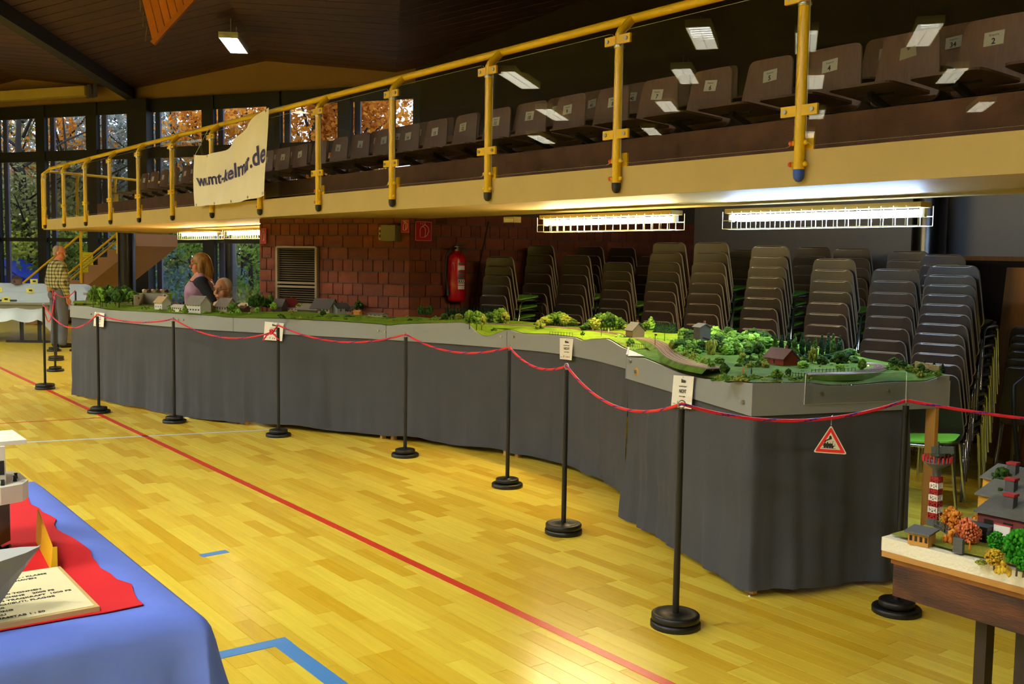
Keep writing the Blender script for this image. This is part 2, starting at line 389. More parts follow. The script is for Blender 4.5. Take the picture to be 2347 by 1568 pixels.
# ventilation louvre in the brick wall
lou = thing('ventilation_grille', 'beige metal two-part louvre grille in the dark brick wall', 'grille', (BC+BD*((lv0+lv1)/2)+BN*.02))
M_lou = mat('beige_metal', '#a08a66', .5, var=.1); LR = math.atan2(BD.y, BD.x); lw = lv1-lv0
def lp(u, z, o=0.0): return BD*u+BN*o+Vector((0, 0, z))
MB().bar(lp(-lw/2, (lz0+lz1)/2, -.01), lp(lw/2, (lz0+lz1)/2, -.01), .01, lz1-lz0).build('backing', mat('dark_void', '#060505', .9), lou)
zm = lz0+(lz1-lz0)*.53
for u in (-lw/2, lw/2): MB().bar(lp(u, lz0, .02), lp(u, lz1, .02), .025, .04, up=BN).build('frame_post', M_lou, lou)
for z in (lz0, zm-.02, zm+.02, lz1): MB().bar(lp(-lw/2, z, .02), lp(lw/2, z, .02), .04, .022).build('frame_rail', M_lou, lou)
for za, zb in ((lz0, zm-.03), (zm+.03, lz1)):
    k = int((zb-za)/.023)
    for i in range(1, k): MB().add([lp(-lw/2, za+(zb-za)*i/k+.006, .0), lp(lw/2, za+(zb-za)*i/k+.006, .0), lp(lw/2, za+(zb-za)*i/k-.005, .022), lp(-lw/2, za+(zb-za)*i/k-.005, .022)], [(0, 1, 2, 3), (3, 2, 1, 0)]).build('louvre_slat', M_lou, lou)

# ------------------------------------------------------------------ balcony: slab, upstand, tiers, columns
VE = 4.08; ZS, ZD = 2.0, 2.17
endA, endB = Vector((-18.75, VE, 0)), Vector((-20.1, 6.6, 0))
deck = [(9.5, VE), (9.5, 5.62), (-13.4, 5.62), (-13.6, 9.4), (-21.2, 9.4), (endB.x, endB.y), (endA.x, endA.y)]
bal = struct('floor_balcony', MB().slab(deck[::-1], ZS+.03, ZD-.003), M_soffit)
fa = MB(); fa.bar((9.5, VE-.012, (ZS+ZD)/2), (endA.x, VE-.012, (ZS+ZD)/2), .024, ZD-ZS); fa.bar((endA.x, VE, (ZS+ZD)/2), (endB.x, endB.y, (ZS+ZD)/2), .024, ZD-ZS)
fa.build('fascia', M_beige, bal)
struct('trim_2', MB().box((-3.7, 4.47, (ZD+2.385)/2), (26.2, .10, 2.385-ZD)), M_brown)
struct('floor_tier', MB().box((-4, 8.4, 2.36), (25, 5.5, .06)).box((-4, 5.66, 2.26), (25, .05, .17)), mat('tier_carpet', '#2a201a', .95))
struct('floor_tier_upper', MB().box((-4, 9.4, 2.52), (25, 3.4, .06)).box((-4, 7.72, 2.44), (25, .04, .1)), MATS['tier_carpet'])
M_col = mat('black_column', '#0c0c0f', .25)
def column(c, r, label, top=2.02):
    t = thing('steel_column', label, 'column', (c[0], c[1], 0)); MB().lathe([(r, .012), (r, top)], n=28).build('shaft', M_col, t); MB().lathe([(r+.04, 0), (r+.04, .012)], n=28).build('foot_plate', M_col, t)
column((-20.3, 5.87), .16, 'black round column under the far end of the balcony, beside the stairs')
column((-22.7, 8.85), .16, 'black round column behind the seated man, in front of the window')
column((-5.6, 9.2), .16, 'dark glossy round column behind the stacked chairs on the right', 2.33)
# plain panels on the rear wall
M_panel = mat('grey_door_panel', '#5b5654', .55)
struct('door_1', MB().box((-6.6, 11.06, 1.25), (1.6, .06, 2.5)), M_panel)
struct('door_2', MB().box((-3.2, 11.06, 1.25), (4.0, .06, 2.5)), mat('grey_wall_panel', '#6a5c50', .6))
struct('wall_added_panel', MB().box((-3.4, 9.62, 1.17), (11.3, .06, 2.34)), mat('grey_added_panel', '#7d7872', .6, var=.05, vscale=1))  # added panel, set nearer the cold lamp so the rear wall looks lighter

# ------------------------------------------------------------------ stairs to the balcony
SE = -FD; SN = -FN                                   # run direction, width direction (away from the hall)
S0 = GD(58, 751, 23.0); S0.z = 0
st = bpy.data.objects.new('stairs', None); COL.objects.link(st); st['kind'] = 'structure'
NST, RIS, TRD = 12, .17, .27
prof = [(0, 0)]
for i in range(NST): prof += [(i*TRD, (i+1)*RIS), ((i+1)*TRD, (i+1)*RIS)]
prof += [(NST*TRD, NST*RIS-.32), (.34, 0)]
tri = MB()
for i in range(NST):                                # each step block as its own part
    zb0 = max(0, i*RIS-.26)
    MB().prism([(i*TRD, zb0), ((i+1)*TRD, max(0, (i+1)*RIS-.26)), ((i+1)*TRD, (i+1)*RIS), (i*TRD, (i+1)*RIS)], S0, SE, (0, 0, 1), SN, 1.25).build('step', mat('tan_stair', '#96683a', .7, var=.1, vscale=2), st)
sr = thing('stair_railing', 'yellow tubular stair railing with sloping handrails, far left', 'railing', S0)
def sp(u, z, w=0.0): return SE*u+SN*w+Vector((0, 0, z))
sl = RIS/TRD
for w, a0, a1, h in ((0, -.1, 2.0, .95), (0, 1.02, 2.9, .33), (1.25, -.1, 3.2, .95)):
    MB().tube([sp(a0, h+a0*sl, w), sp(a1, h+a1*sl, w)], .024, 8).build('handrail', M_yellow, sr)
for u in (1.72, 2.75):
    MB().cyl(sp(u, u*sl-.12, -.03), sp(u, u*sl+1.15, -.03), .03, 10).build('post', M_yellow, sr)
MB().tube([sp(1.02, .33+1.02*sl), sp(1.06, .18+1.02*sl), sp(1.2, .1+1.02*sl)], .022, 8).build('hook', M_yellow, sr)
MB().tube([sp(.9, .25+.9*sl, .02), sp(2.6, .25+2.6*sl, .02)], .008, 6).build('thin_rail', M_steel, sr)
p = GV(185, 578, FR+FN*.15, FD.x, FD.y); q = GV(214, 634, FR+FN*.15, FD.x, FD.y)
ys = thing('notice_sheet', 'bright yellow notice sheet stuck on the window behind the stairs', 'poster', (p+q)/2)
MB().bar((p-q)*.5*Vector((1, 1, 0)), (q-p)*.5*Vector((1, 1, 0)), .004, abs(p.z-q.z)).build('sheet', mat('yellow_paper', '#e8dc10', .6), ys)
for i in range(9):
    zz = abs(p.z-q.z)*(.36-i*.085); k = .36 if i % 3 else .2
    MB().bar((p-q)*k*Vector((1, 1, 0))+FN*.004+Vector((0, 0, zz)), (q-p)*.36*Vector((1, 1, 0))+FN*.004+Vector((0, 0, zz)), .001, .012).build('print_line', mat('faint_print', '#b5a80c', .7), ys)

# ------------------------------------------------------------------ ceiling luminaires
M_house = mat('luminaire_housing', '#c8c8c0', .4)
LD = math.atan2(D.y, D.x)
hm = MB().box((0, 0, .04), (1.9, .42, .06)).data('housing', M_house); lg_ = MB(); lg_.box((0, -.20, -.025), (1.9, .015, .07)).box((0, .20, -.025), (1.9, .015, .07)).box((-.945, 0, -.025), (.015, .40, .07)).box((.945, 0, -.025), (.015, .40, .07)).box((0, 0, -.03), (1.88, .008, .035))
for k_ in range(10): lg_.box((-.81+k_*.18, 0, -.03), (.006, .39, .035))
lm_ = lg_.data('louvre_grid', mat('white_louvre', '#e6e4da', .5)); dm = MB().box((0, 0, .002), (1.84, .36, .014)).data('diffuser', M_lamp)
sm_ = MB().cyl((0, 0, .06), (0, 0, .45), .008, 6).data('hanger', M_house)
spots = []
q = G(536, 99, 5.45); spots.append((q.x, q.y, 'white ceiling luminaire glowing above the windows, the one seen directly'))
# the luminaires whose reflections stand in the balcony glass, then unseen ones added as fill light near the camera
for i, (x, y) in enumerate(((-12.4, -5.5), (-15.2, -8.1), (-18.5, -11.0), (-22.5, -14.5), (-11.5, -7.2), (-14.0, -10.9), (-17.1, -15.3), (-20.1, -19.0), (-9.9, -8.3), (-11.7, -12.4), (-13.6, -17.2), (-20.1, -8.0), (-24.1, -10.8), (-17.0, -4.6),
                             (-10, -2), (-6, -2), (-2, -2), (2.5, -2), (-4, -6), (.5, -6), (-6.5, -10), (-2, -11), (4, -8), (-20, -1), (-25, -3), (-15, -1.5), (-7, -15), (0, -16))):
    spots.append((x, y, f'ceiling luminaire, reflected or added as fill, the {ORD[i] if i < 20 else "twenty-"+ORD[i-20]} counted from the balcony glass'))
VD = ray(1900, -252); VD = Vector((VD.x, -VD.y, VD.z)).normalized(); LRZ = math.atan2(VD.y, VD.x); LTI = 0.0
for x, y, lab in spots:
    t = thing('ceiling_luminaire', lab, 'lamp', (x, y, 5.45), LD if lab.endswith('directly') else LRZ, 'ceiling luminaires of the hall')
    if lab.endswith('directly'): t.scale = (.72, .8, .8)
    else: t.rotation_euler = (0, LTI, LRZ)
    link('housing', hm, t); link('diffuser', dm, t); link('louvre_grid', lm_, t); 
    for k in (-.5, .5): link('hanger', sm_, t).location = (k, 0, 0)

# ------------------------------------------------------------------ tube lamps with wire guards under the balcony
def tube_lamp(a, b, col, s, label, mname):
    a, b = Vector(a), Vector(b); c = (a+b)/2; t = thing('tube_lamp', label, 'lamp', c, 0, 'caged tube lamps under the balcony'); e = (b-a).normalized(); n = Vector((-e.y, e.x, 0)); h = (b-a).length/2
    MB().bar(-e*h+Vector((0, 0, .045)), e*h+Vector((0, 0, .045)), .11, .03).build('batten', M_beige, t)
    MB().cyl(-e*(h-.03), e*(h-.03), .019, 12).build('tube', emitmat(mname, col, s), t)
    for k in (-1, 1): MB().box(e*(h-.015)*k, (.03, .03, .05)).build('end_cap', M_white, t)
    M_wire = mat('white_wire', '#e8e2c8', .4)
    g = MB()
    for o in (-.075, .075):
        for z in (-.02, -.075): g.tube([-e*h+n*o+Vector((0, 0, z)), e*h+n*o+Vector((0, 0, z))], .0028, 5)
    k = 18
    for i in range(k+1):
        u = -h+2*h*i/k; g.tube([e*u+n*.075+Vector((0, 0, .04)), e*u+n*.075+Vector((0, 0, -.075)), e*u-n*.075+Vector((0, 0, -.075)), e*u-n*.075+Vector((0, 0, .04))], .0026, 5)
    g.build('wire_guard', M_wire, t)
zt_ = 1.93
wc, cc = (1.0, .80, .42), (.45, .66, 1.0)
tube_lamp((-6.64, 5.27, zt_), (-5.14, 5.27, zt_), wc, TUBE_WARM, 'warm caged tube lamp under the balcony above the stacked chairs', 'warm_tube')
tube_lamp((-4.75, 5.38, zt_), (-3.3, 5.38, zt_), cc, TUBE_COLD, 'bluish white caged tube lamp under the balcony at the right', 'cold_tube')
tube_lamp((-16.2, 5.55, zt_), (-14.65, 5.55, zt_), wc, TUBE_WARM, 'warm caged tube lamp farthest along under the balcony, left of the brick wall', 'warm_tube')
tube_lamp((-14.3, 5.55, zt_), (-12.8, 5.55, zt_), wc, TUBE_WARM, 'warm caged tube lamp half hidden by the edge of the brick wall', 'warm_tube')
# ------------------------------------------------------------------ balcony railing
NP = 13; PU = [-3.145-1.282*i for i in range(NP)]
PU = [-3.145+1.282*2, -3.145+1.282]+PU
rail = thing('balcony_railing', 'yellow tubular balcony railing with clear glass panels', 'railing', (PU[0], VE, ZD))
RO = rail.location.copy()
VP, VR, ZR, ZK = VE-.045, VE+.055, 3.018, 2.935
MB().tube([(2.2-RO.x, VR-RO.y, ZR-RO.z), (PU[-1]-.02-RO.x, VR-RO.y, ZR-RO.z)], .026, 12).build('handrail', M_yellow, rail)
MB().tube([Vector((PU[-1], VR, ZR))-RO, Vector((PU[-1]-.12, VP-.0, ZR-.1))-RO, Vector((PU[-1]-.13, VP, ZR-.2))-RO, Vector((PU[-1]-.13, VP, 2.02))-RO], .024, 10).build('end_post', M_yellow, rail)
pm = MB().tube([(0, 0, .06), (0, 0, ZK-2.017-.02), (0, .012, ZK-2.017), (0, VR-VP, ZR-2.017)], .026, 12).data('post', M_yellow)
pcap = MB().lathe([(.0, 0), (.014, .004), (.024, .018), (.027, .035), (.027, .06)], n=12).data('foot_cap', M_pole)
pcap_b = MB().lathe([(.0, 0), (.014, .004), (.024, .018), (.027, .035), (.027, .06)], n=12).data('foot_cap', mat('blue_cap', '#2a4fb0', .4))
cl = MB().box((.055, -.012, 0), (.10, .014, .05)).box((-.055, -.012, 0), (.10, .014, .05)).data('clamp', M_yellow)
ns = MB().cyl((.078, -.028, 0), (.078, .0, 0), .011, 8).cyl((-.078, -.028, 0), (-.078, .0, 0), .011, 8).data('clamp_bolt', M_steel)
col_ = MB().lathe([(.031, -.009), (.033, -.004), (.033, .004), (.031, .009)], n=12).data('collar', M_steel)
M_redcap = mat('orange_red_bolt', '#c8481e', .4)
bolt = MB().ball((-.037, -.004, 0), .013, 8, 5).ball((.037, -.004, 0), .013, 8, 5).data('anchor_bolt', M_yellow)
bolt_r = MB().ball((-.037, -.004, 0), .013, 8, 5).data('anchor_bolt_cap', M_redcap)
plate = MB().box((.02, .028, .13), (.085, .012, .20)).data('anchor_plate', M_yellow)
for i, u in enumerate(PU):
    p = link('post', pm, rail); p.location = Vector((u, VP, 2.017))-RO
    c = link('foot_cap', pcap_b if i == 2 else pcap, p)
    for z in (.335, .865): link('clamp', cl, p).location = (0, 0, z); link('clamp_bolt', ns, p).location = (0, 0, z)
    link('collar', col_, p).location = (0, 0, .83)
    for z in (.085, .185):
        link('anchor_bolt', bolt, p).location = (0, 0, z)
        if i in (2, 3, 6, 7): link('anchor_bolt_cap', bolt_r, p).location = (-.006, -.006, z)
    link('anchor_plate', plate, p)
M_edge = mat('acrylic_edge', '#e6e8e2', .3)
def panel_mesh(w, h, r=.05):
    mb = MB(); poly = [(x, y) for x, y in rounded(w, w, h, r, 4)]
    mb.prism(poly, (0, 0, 0), (1, 0, 0), (0, 0, 1), (0, 1, 0), .008); mb.mi = [0, 0]+[1]*(len(mb.f)-2); return mb.data('glass_panel', [M_glass, M_edge])
gp = panel_mesh(1.282-.075, .745)
rg = random.Random(5)
for a, b in zip(PU, PU[1:]):
    o = link('glass_panel', gp, rail); o.location = Vector(((a+b)/2, VP-.004, 2.185))-RO; o.rotation_euler = (math.radians(rg.uniform(-.5, .5)), 0, math.radians(rg.uniform(-.6, .6)))
# railing across the far end of the balcony
er = thing('end_railing', 'yellow railing across the far left end of the balcony', 'railing', (endA.x, endA.y, ZD))
eo = er.location.copy(); ev = (endB-endA); el = ev.length; ev.normalize(); n0 = Vector((-ev.y, ev.x, 0))*.03
MB().tube([Vector((endA.x, endA.y, 2.99))-eo+ev*.1, ev*el+Vector((0, 0, .82))], .024, 8).build('handrail', M_yellow, er)
for k in (.25, .55, .85):
    MB().tube([ev*(el*k)+n0, ev*(el*k)+n0+Vector((0, 0, .62)), ev*(el*k)+Vector((0, 0, .82))], .024, 8).build('post', M_yellow, er)
for k in (.12, .42): MB().bar(ev*(el*k)+Vector((0, 0, .38)), ev*(el*(k+.26))+Vector((0, 0, .38)), .008, .66).build('glass_panel', M_glass, er)

# ------------------------------------------------------------------ banner on the railing
bx0, bx1 = GV(445, 430, (0, VE-.09), 1, 0), GV(612, 395, (0, VE-.09), 1, 0)
ban = thing('cloth_banner', 'white cloth banner with blue web address tied to the railing', 'banner', (bx0.x, VE-.09, 2.17)); bo = ban.location.copy()
def ban_pt(u, v):
    x = bx0.x+(bx1.x-bx0.x)*u
    zt = 2.72+.02*math.sin(u*3)+ (.30*max(0, (u-.45)/.55)**1.4) - .05*math.sin(math.pi*min(1, u/.6)); zt = zt if u > .02 else zt
    zb = 2.13+.04*u+.05*abs(u-.5)
    z = zb+(zt-zb)*v
    y = VE-.095+.022*math.sin(u*11+v*2)*(.5+.5*v)+.018*math.sin(u*23-v*3)
    return Vector((x+.05*(v-.5)*(1-u)*-1, y, z))-bo
NX, NY = 40, 14
mb = MB(); mb.add([ban_pt(i/NX, j/NY) for j in range(NY+1) for i in range(NX+1)], [(j*(NX+1)+i, j*(NX+1)+i+1, (j+1)*(NX+1)+i+1, (j+1)*(NX+1)+i) for j in range(NY) for i in range(NX)], True)
mb.build('cloth', mat('cream_cloth', '#efe6cf', .8, var=.05, vscale=3), ban)
tm = textmesh('ww.mt-kelmar.de', .20, 0, .004, 'LEFT'); xs = [v.co.x for v in tm.vertices]; w = max(xs)-min(xs)
for v in tm.vertices:
    u = .04+.95*(v.co.x-min(xs))/w; vv = .40+.0*u+v.co.y/.62; v.co = ban_pt(min(u, .999), vv)+Vector((0, -.006, 0))
tm.materials.append(mat('navy_print', '#1a1458', .7)); link('lettering', tm, ban)
for u, v in ((.02, .98), (.98, .98), (.98, .03), (.02, .03), (.3, .03), (.55, .03), (.78, .03), (.25, .97)):
    q = ban_pt(u, v); MB().tube([q+Vector((math.cos(a*1.257)*.012, -.006, math.sin(a*1.257)*.012)) for a in range(5)], .003, 5, closed=True).build('eyelet', M_steel, ban)
for u in (.02, .98):
    q = ban_pt(u, .98); MB().tube([q, q+Vector((.14, .12, .98*0+ZR-2.17-q.z-.0))], .003, 5).build('tie_cord', M_white, ban)

# ------------------------------------------------------------------ seats on the balcony
def shell(w0, w1, h, r, th, lean, curve, ins=0.0):
    """Bent plywood backrest: face normal -Y, origin at the bottom centre, outline with rounded corners; material 1 on the edge."""
    out = rounded(w0, w1, h, r, 4); mb = MB()
    def pt(x, z, off): return Vector((x, lean*z + curve*((x/(w0/2))**2) + off, z))
    # grid clipped to the outline: rows of the outline
    n = len(out); rows = 10; vs_f = []; vs_b = []
    zs = sorted(set([round(p[1], 5) for p in out])); zs = sorted(set(zs+[h*k/rows for k in range(1, rows)]))
    def half(z):
        best = 0
        for i in range(n):
            a, b = out[i], out[(i+1) % n]
            if (a[1]-z)*(b[1]-z) <= 0 and abs(a[1]-b[1]) > 1e-7:
                t = (z-a[1])/(b[1]-a[1]); best = max(best, abs(a[0]+(b[0]-a[0])*t))
            elif abs(a[1]-z) < 1e-6: best = max(best, abs(a[0]))
        return best
    K = 6
    for z in zs:
        hw = half(z)
        hi = max(0, hw-ins); zi = min(max(z, ins), h-ins)
        for k in range(K+1): vs_f.append(pt(-hi+2*hi*k/K, zi, 0)); vs_b.append(pt(-hw+2*hw*k/K, z, th))
    R = len(zs); q = lambda r, k: r*(K+1)+k
    mb.add(vs_f, [(q(r, k), q(r, k+1), q(r+1, k+1), q(r+1, k)) for r in range(R-1) for k in range(K)], True)
    mb.add(vs_b, [(q(r+1, k), q(r+1, k+1), q(r, k+1), q(r, k)) for r in range(R-1) for k in range(K)], True)
    mb.cur = 1; ring = [q(r, 0) for r in range(R)]+[q(R-1, k) for k in range(1, K+1)]+[q(r, K) for r in range(R-2, -1, -1)]+[q(0, k) for k in range(K-1, 0, -1)]
    m = len(ring); mb.add([vs_f[i] for i in ring]+[vs_b[i] for i in ring], [(i, m+i, m+(i+1) % m, (i+1) % m) for i in range(m)])
    return mb
M_plyedge = mat('plywood_edge', '#a9957c', .4)
sb_back = shell(.45, .37, .42, .05, .012, .16, .012); 
me_back = sb_back.data('backrest', [M_ply, M_plyedge])
me_seat = MB().prism(rounded(.44, .42, .40, .05), (0, -.02, .43), (1, 0, 0), (0, -1, .06), (0, 0, 1), .014).data('seat', M_ply)
M_blk = mat('black_steel', '#0a0a0b', .5)
me_brk = MB().bar((0, .04, .30), (0, -.30, .42), .03, .04).box((0, .03, .15), (.05, .05, .30)).bar((-.12, -.25, .425), (.12, -.25, .425), .012, .012).data('bracket', M_blk)
me_lab = MB().box((0, -.0015, 0), (.115, .001, .078)).data('number_label', M_white)
me_torn = MB().prism([(-.055, -.035), (.058, -.03), (.05, .035), (.02, .03), (.0, .01), (-.015, .04), (-.05, .036)], (0, -.0015, 0), (1, 0, 0), (0, 0, 1), (0, 1, 0), .001).data('torn_label', mat('torn_paper', '#b9ad94', .8))
emp = textmesh('Empore', .018); emp.materials.append(mat('grey_ink', '#8a8a84', .7))
emp.transform(Matrix.Rotation(math.pi/2, 4, 'X'))
num_cache = {}
def num_mesh(k):
    if k not in num_cache:
        me = textmesh(str(k), .046, .0003, .0010); me.materials.append(M_ink); me.transform(Matrix.Rotation(math.pi/2, 4, 'X')); num_cache[k] = me
    return num_cache[k]
def seat_row(V, z0, U2, sp, n0, n1, grp, first):
    for n in range(n0, n1+1):
        u = U2-sp*(n-2); num = n if first else 31+n
        lab = f'brown plywood balcony chair labelled {numword(num)} in the {"front" if first else "second"} row' if n <= 20 else f'brown plywood balcony chair, {ORD[31-n]} from the far left in the {"front" if first else "second"} row'
        if first and n == 3: lab = 'brown plywood balcony chair with a torn label in the front row'
        t = thing('balcony_chair', lab, 'chair', (u, V, z0), math.radians(random.uniform(-1.5, 1.5)), grp)
        b = link('backrest', me_back, t); b.location = (0, 0, .40); link('seat', me_seat, t); link('bracket', me_brk, t)
        if first and n == 3: l = link('torn_label', me_torn, b)
        else: l = link('number_label', me_lab, b)
        l.location = (random.uniform(-.03, .03), .16*.30-.001, .30); l.rotation_euler = (-math.atan(.16), 0, math.radians(0) if first else 0)
        l.rotation_euler.y = math.radians(random.uniform(-6, 6))
        if n <= 20 and not (first and n == 3):
            o = link('number', num_mesh(num), b); o.location = l.location+Vector((0, -.0078, -.030)); o.rotation_euler = l.rotation_euler
            if n <= 12: o = link('small_print', emp, b); o.location = l.location+Vector((0, -.002, .014)); o.rotation_euler = l.rotation_euler
seat_row(5.45, ZD, -3.02, .515, 1, 31, 'front row seats on the balcony', True)
seat_row(6.35, 2.39, -3.25, .515, 1, 31, 'second row seats on the balcony', False)
tag(MB().bar((0, 5.50, 2.46), (-18.3, 5.50, 2.46), .06, .06).build('seat_beam', M_blk), 'long black steel beam carrying the front row of balcony seats', 'beam')
for k in range(0, 10): pass
tag(MB().bar((0, 6.40, 2.68), (-18.3, 6.40, 2.68), .06, .06).build('seat_beam', M_blk), 'long black steel beam carrying the second row of balcony seats', 'beam')

# ------------------------------------------------------------------ rope stanchions
POST = [(-13.03, 2.8), (-10.82, 2.83), (-9.83, 3.27), (-8.6, 3.8), (-7.18, 4.28), (-5.82, 4.32), (-4.63, 3.86), (-3.14, 3.28), (-2.68, 4.28)]
FARP = [G(127, 851), G(129, 826), G(124, 805)]
q17 = GD(173, 667, 16.9); FARP.append(Vector((q17.x, q17.y, 0)))
plate_big = [(.0, 0), (.096, 0), (.1, .005), (.1, .026), (.096, .031), (.085, .033), (.078, .030), (.035, .029), (.032, .033), (.0, .033)]
def plate_prof(r, z): return [(max(0, a*r/.1), b+z) for a, b in plate_big]
mp_lo = MB().lathe(plate_prof(.112, 0), n=28).data('weight_plate', M_black)
mp_hi_same = MB().lathe(plate_prof(.108, .033), n=28).data('weight_plate', M_black)
mp_hi_small = MB().lathe(plate_prof(.082, .033), n=28).data('weight_plate', M_black)
mpole = MB().cyl((0, 0, .03), (0, 0, .985), .0148, 14).data('pole', M_pole)
mring = MB().tube([(math.cos(a*math.pi/6)*.017, 0, 1.006+math.sin(a*math.pi/6)*.017) for a in range(12)], .0028, 6, closed=True).cyl((0, 0, .98), (0, 0, .992), .006, 8).data('eyelet', M_steel)
where = ['at the far left front, its base touching the red line', 'in front of the leftmost white notice', 'second one right of the leftmost white notice', 'in front of the knotted rope', 'before the long grey curtain, below the fire signs', 'just left of the second notice from the right', 'below the second notice from the right', 'in front of the notice at the front corner module', 'at the right beside the triangular warning sign']
where_f = ['behind the leftmost one, nearest of three in a line', 'behind the leftmost one, middle of three in a line', 'behind the leftmost one, farthest of three in a line', 'half hidden behind the left end of the layout']
for i, (p, wh) in enumerate(zip([Vector((a, b, 0)) for a, b in POST]+FARP+[Vector((-1.15, 5.6, 0))], where+where_f+['beyond the right edge, holding the end of the rope'])):
    t = thing('rope_stanchion', 'black rope stanchion '+wh, 'stanchion', p, .4+i, 'black stanchions on weight plates')
    link('weight_plate', mp_lo, t); link('weight_plate', mp_hi_same if i in (0, 6, 7, 10) else mp_hi_small, t); link('pole', mpole, t); link('eyelet', mring, t)
# rope
M_rope = tintmat('red_rope', '#e0182c', '#4a1a78', .6)
TOPZ = 1.008
def sagline(a, b, sag, step):
    L = (b-a).length; n = max(8, int(L/step)); return [a.lerp(b, k/n)-Vector((0, 0, sag*4*(k/n)*(1-k/n))) for k in range(n)]
def rope(name, pts, label, rad=.0072):
    t = thing(name, label, 'rope', pts[0]); o = t.location.copy(); n = 8; vs = []; tints = []; mb = MB(); mb.tint = .001
    mb.tube([p-o for p in pts], rad, n, cap=True)
    m = len(pts)
    for i in range(m-1):
        for k in range(n): mb.t[i*n+k] = 1.0 if (i*1.0 + k*2) % 16 < 2.2 else 0.0
    mb.build('cord', M_rope, t); return t
tp = [Vector((a, b, TOPZ)) for a, b in POST]; ft = [Vector((p.x, p.y, TOPZ)) for p in FARP]
kn = GV(622, 762, (tp[2].x, tp[2].y), (tp[3]-tp[2]).x, (tp[3]-tp[2]).y)
ptsL = sagline(ft[3], ft[2], .12, .05)+sagline(ft[2], ft[1], .25, .05)+sagline(ft[1], ft[0], .30, .05)+sagline(ft[0], tp[0], .26, .04)+sagline(tp[0], tp[1], .20, .03)+sagline(tp[1], tp[2], .055, .02)+sagline(tp[2], kn, .11, .02)+[kn]
rl = rope('barrier_rope', ptsL, 'red barrier rope on the left, ending in the knot at the second notice')
ptsR = [kn]+sagline(kn+Vector((.01, 0, 0)), tp[3], .004, .02)+sagline(tp[3], tp[4], .105, .0125)+sagline(tp[4], tp[5], .09, .0125)+sagline(tp[5], tp[6], .075, .0125)+sagline(tp[6], tp[7], .125, .0125)
r89 = sagline(tp[7], tp[8], .085, .0125); ptsR += r89+sagline(tp[8], Vector((-1.15, 5.6, TOPZ)), .08, .0125)+[Vector((-1.15, 5.6, TOPZ))]
rr_ = rope('barrier_rope', ptsR, 'long red barrier rope from the knot to the right edge')
ko = kn-rl.location; mb = MB(); mb.tint = .001
for j, (rr0, tilt) in enumerate(((.016, .3), (.02, 1.2), (.017, 2.1))):
    mb.tube([ko+Vector((math.cos(a*.7)*rr0*1.3, math.sin(a*.7)*rr0*math.cos(tilt), math.sin(a*.7)*rr0*math.sin(tilt)+.004*j)) for a in range(9)], .0075, 7, closed=True)
mb.tube([ko, ko+Vector((-.04, -.03, -.03)), ko+Vector((-.07, -.05, -.075))], .0075, 7).tube([ko, ko+Vector((.05, .01, -.02)), ko+Vector((.09, .03, -.06))], .0075, 7)
mb.build('knot', M_rope, rl)

# ------------------------------------------------------------------ triangular level crossing sign on the rope
pt = min(r89, key=lambda p: abs(PX(p)[0]-1905)); view = (CAMP-pt); view.z = 0; view.normalize(); ex = Vector((-view.y, view.x, 0)); ey = Vector((0, 0, 1))
dpt = PX(pt)[2]; k = dpt/FPX
sg = thing('warning_sign', 'red and white triangular warning sign with black steam engine hanging on the rope', 'sign', pt)
S = 37.5*k; hgt = 66*k; y0 = -82*k
def tri(s, b): # rounded triangle outline, inset by s
    A = [Vector((-S, y0)), Vector((S, y0)), Vector((0, y0+hgt))]; c = Vector((0, y0+hgt*.36)); A = [c+(p-c)*s for p in A]; out = []
    for i in range(3):
        p, a, q2 = A[i], A[i-1], A[(i+1) % 3]; d1 = (a-p).normalized()*b; d2 = (q2-p).normalized()*b
        for t in (0, .33, .66, 1): out.append(tuple((p+d1)*(1-t)**2+p*2*t*(1-t)+(p+d2)*t*t))
    return out
M_sred = mat('sign_red', '#e01022', .4); M_scream = mat('sign_cream', '#d9d2b4', .5)
MB().prism(tri(1, .012), -view*.001, ex, ey, view, .002).build('plate', M_scream, sg)
MB().prism(tri(.90, .009), view*.0011, ex, ey, view, .0006).build('red_border', M_sred, sg)
MB().prism(tri(.60, .001), view*.0018, ex, ey, view, .0006).build('centre_field', M_scream, sg)
def E2(p): return (p[0]*k*.0765, y0+p[1]*k*.0765)
eng = MB(); o_ = view*.0026
def P2(pts): eng.prism([((x-985)*k/13.07, y0+(1310-y)*k/13.07) for x, y in pts], o_, ex, ey, view, .0004)
P2([(785, 1010), (1055, 1005), (1055, 1060), (1140, 1080), (1080, 1095), (1075, 1110), (795, 1110), (790, 1085), (745, 1078), (780, 1060)][::-1])
for x in (825, 900, 975, 1045): P2([(x-32, 1145), (x+32, 1145), (x+32, 1090), (x-32, 1090)])
P2([(815, 1010), (845, 1010), (845, 960), (815, 950)]); P2([(880, 1010), (925, 1010), (918, 965), (888, 965)]); P2([(972, 1010), (988, 1010), (984, 970), (976, 970)])
P2([(1040, 1010), (1052, 1010), (1052, 955), (1085, 948), (1085, 938), (1040, 945)]); P2([(1108, 1065), (1120, 1065), (1120, 1005), (1108, 1005)])
P2([(815, 955), (845, 962), (870, 935), (960, 895), (1015, 875), (1022, 850), (1008, 790), (985, 770), (955, 775), (945, 800), (948, 835), (925, 870), (850, 905), (820, 935)])
P2([(730, 1155), (1150, 1160), (1150, 1150), (730, 1145)])
eng.build('engine_silhouette', M_ink, sg)
MB().tube([view*.01+ey*.008, ex*.004+ey*.012, -view*.01, ey*(-12*k), view*.002+ey*(-17*k)], .0018, 6).build('hook', M_steel, sg)
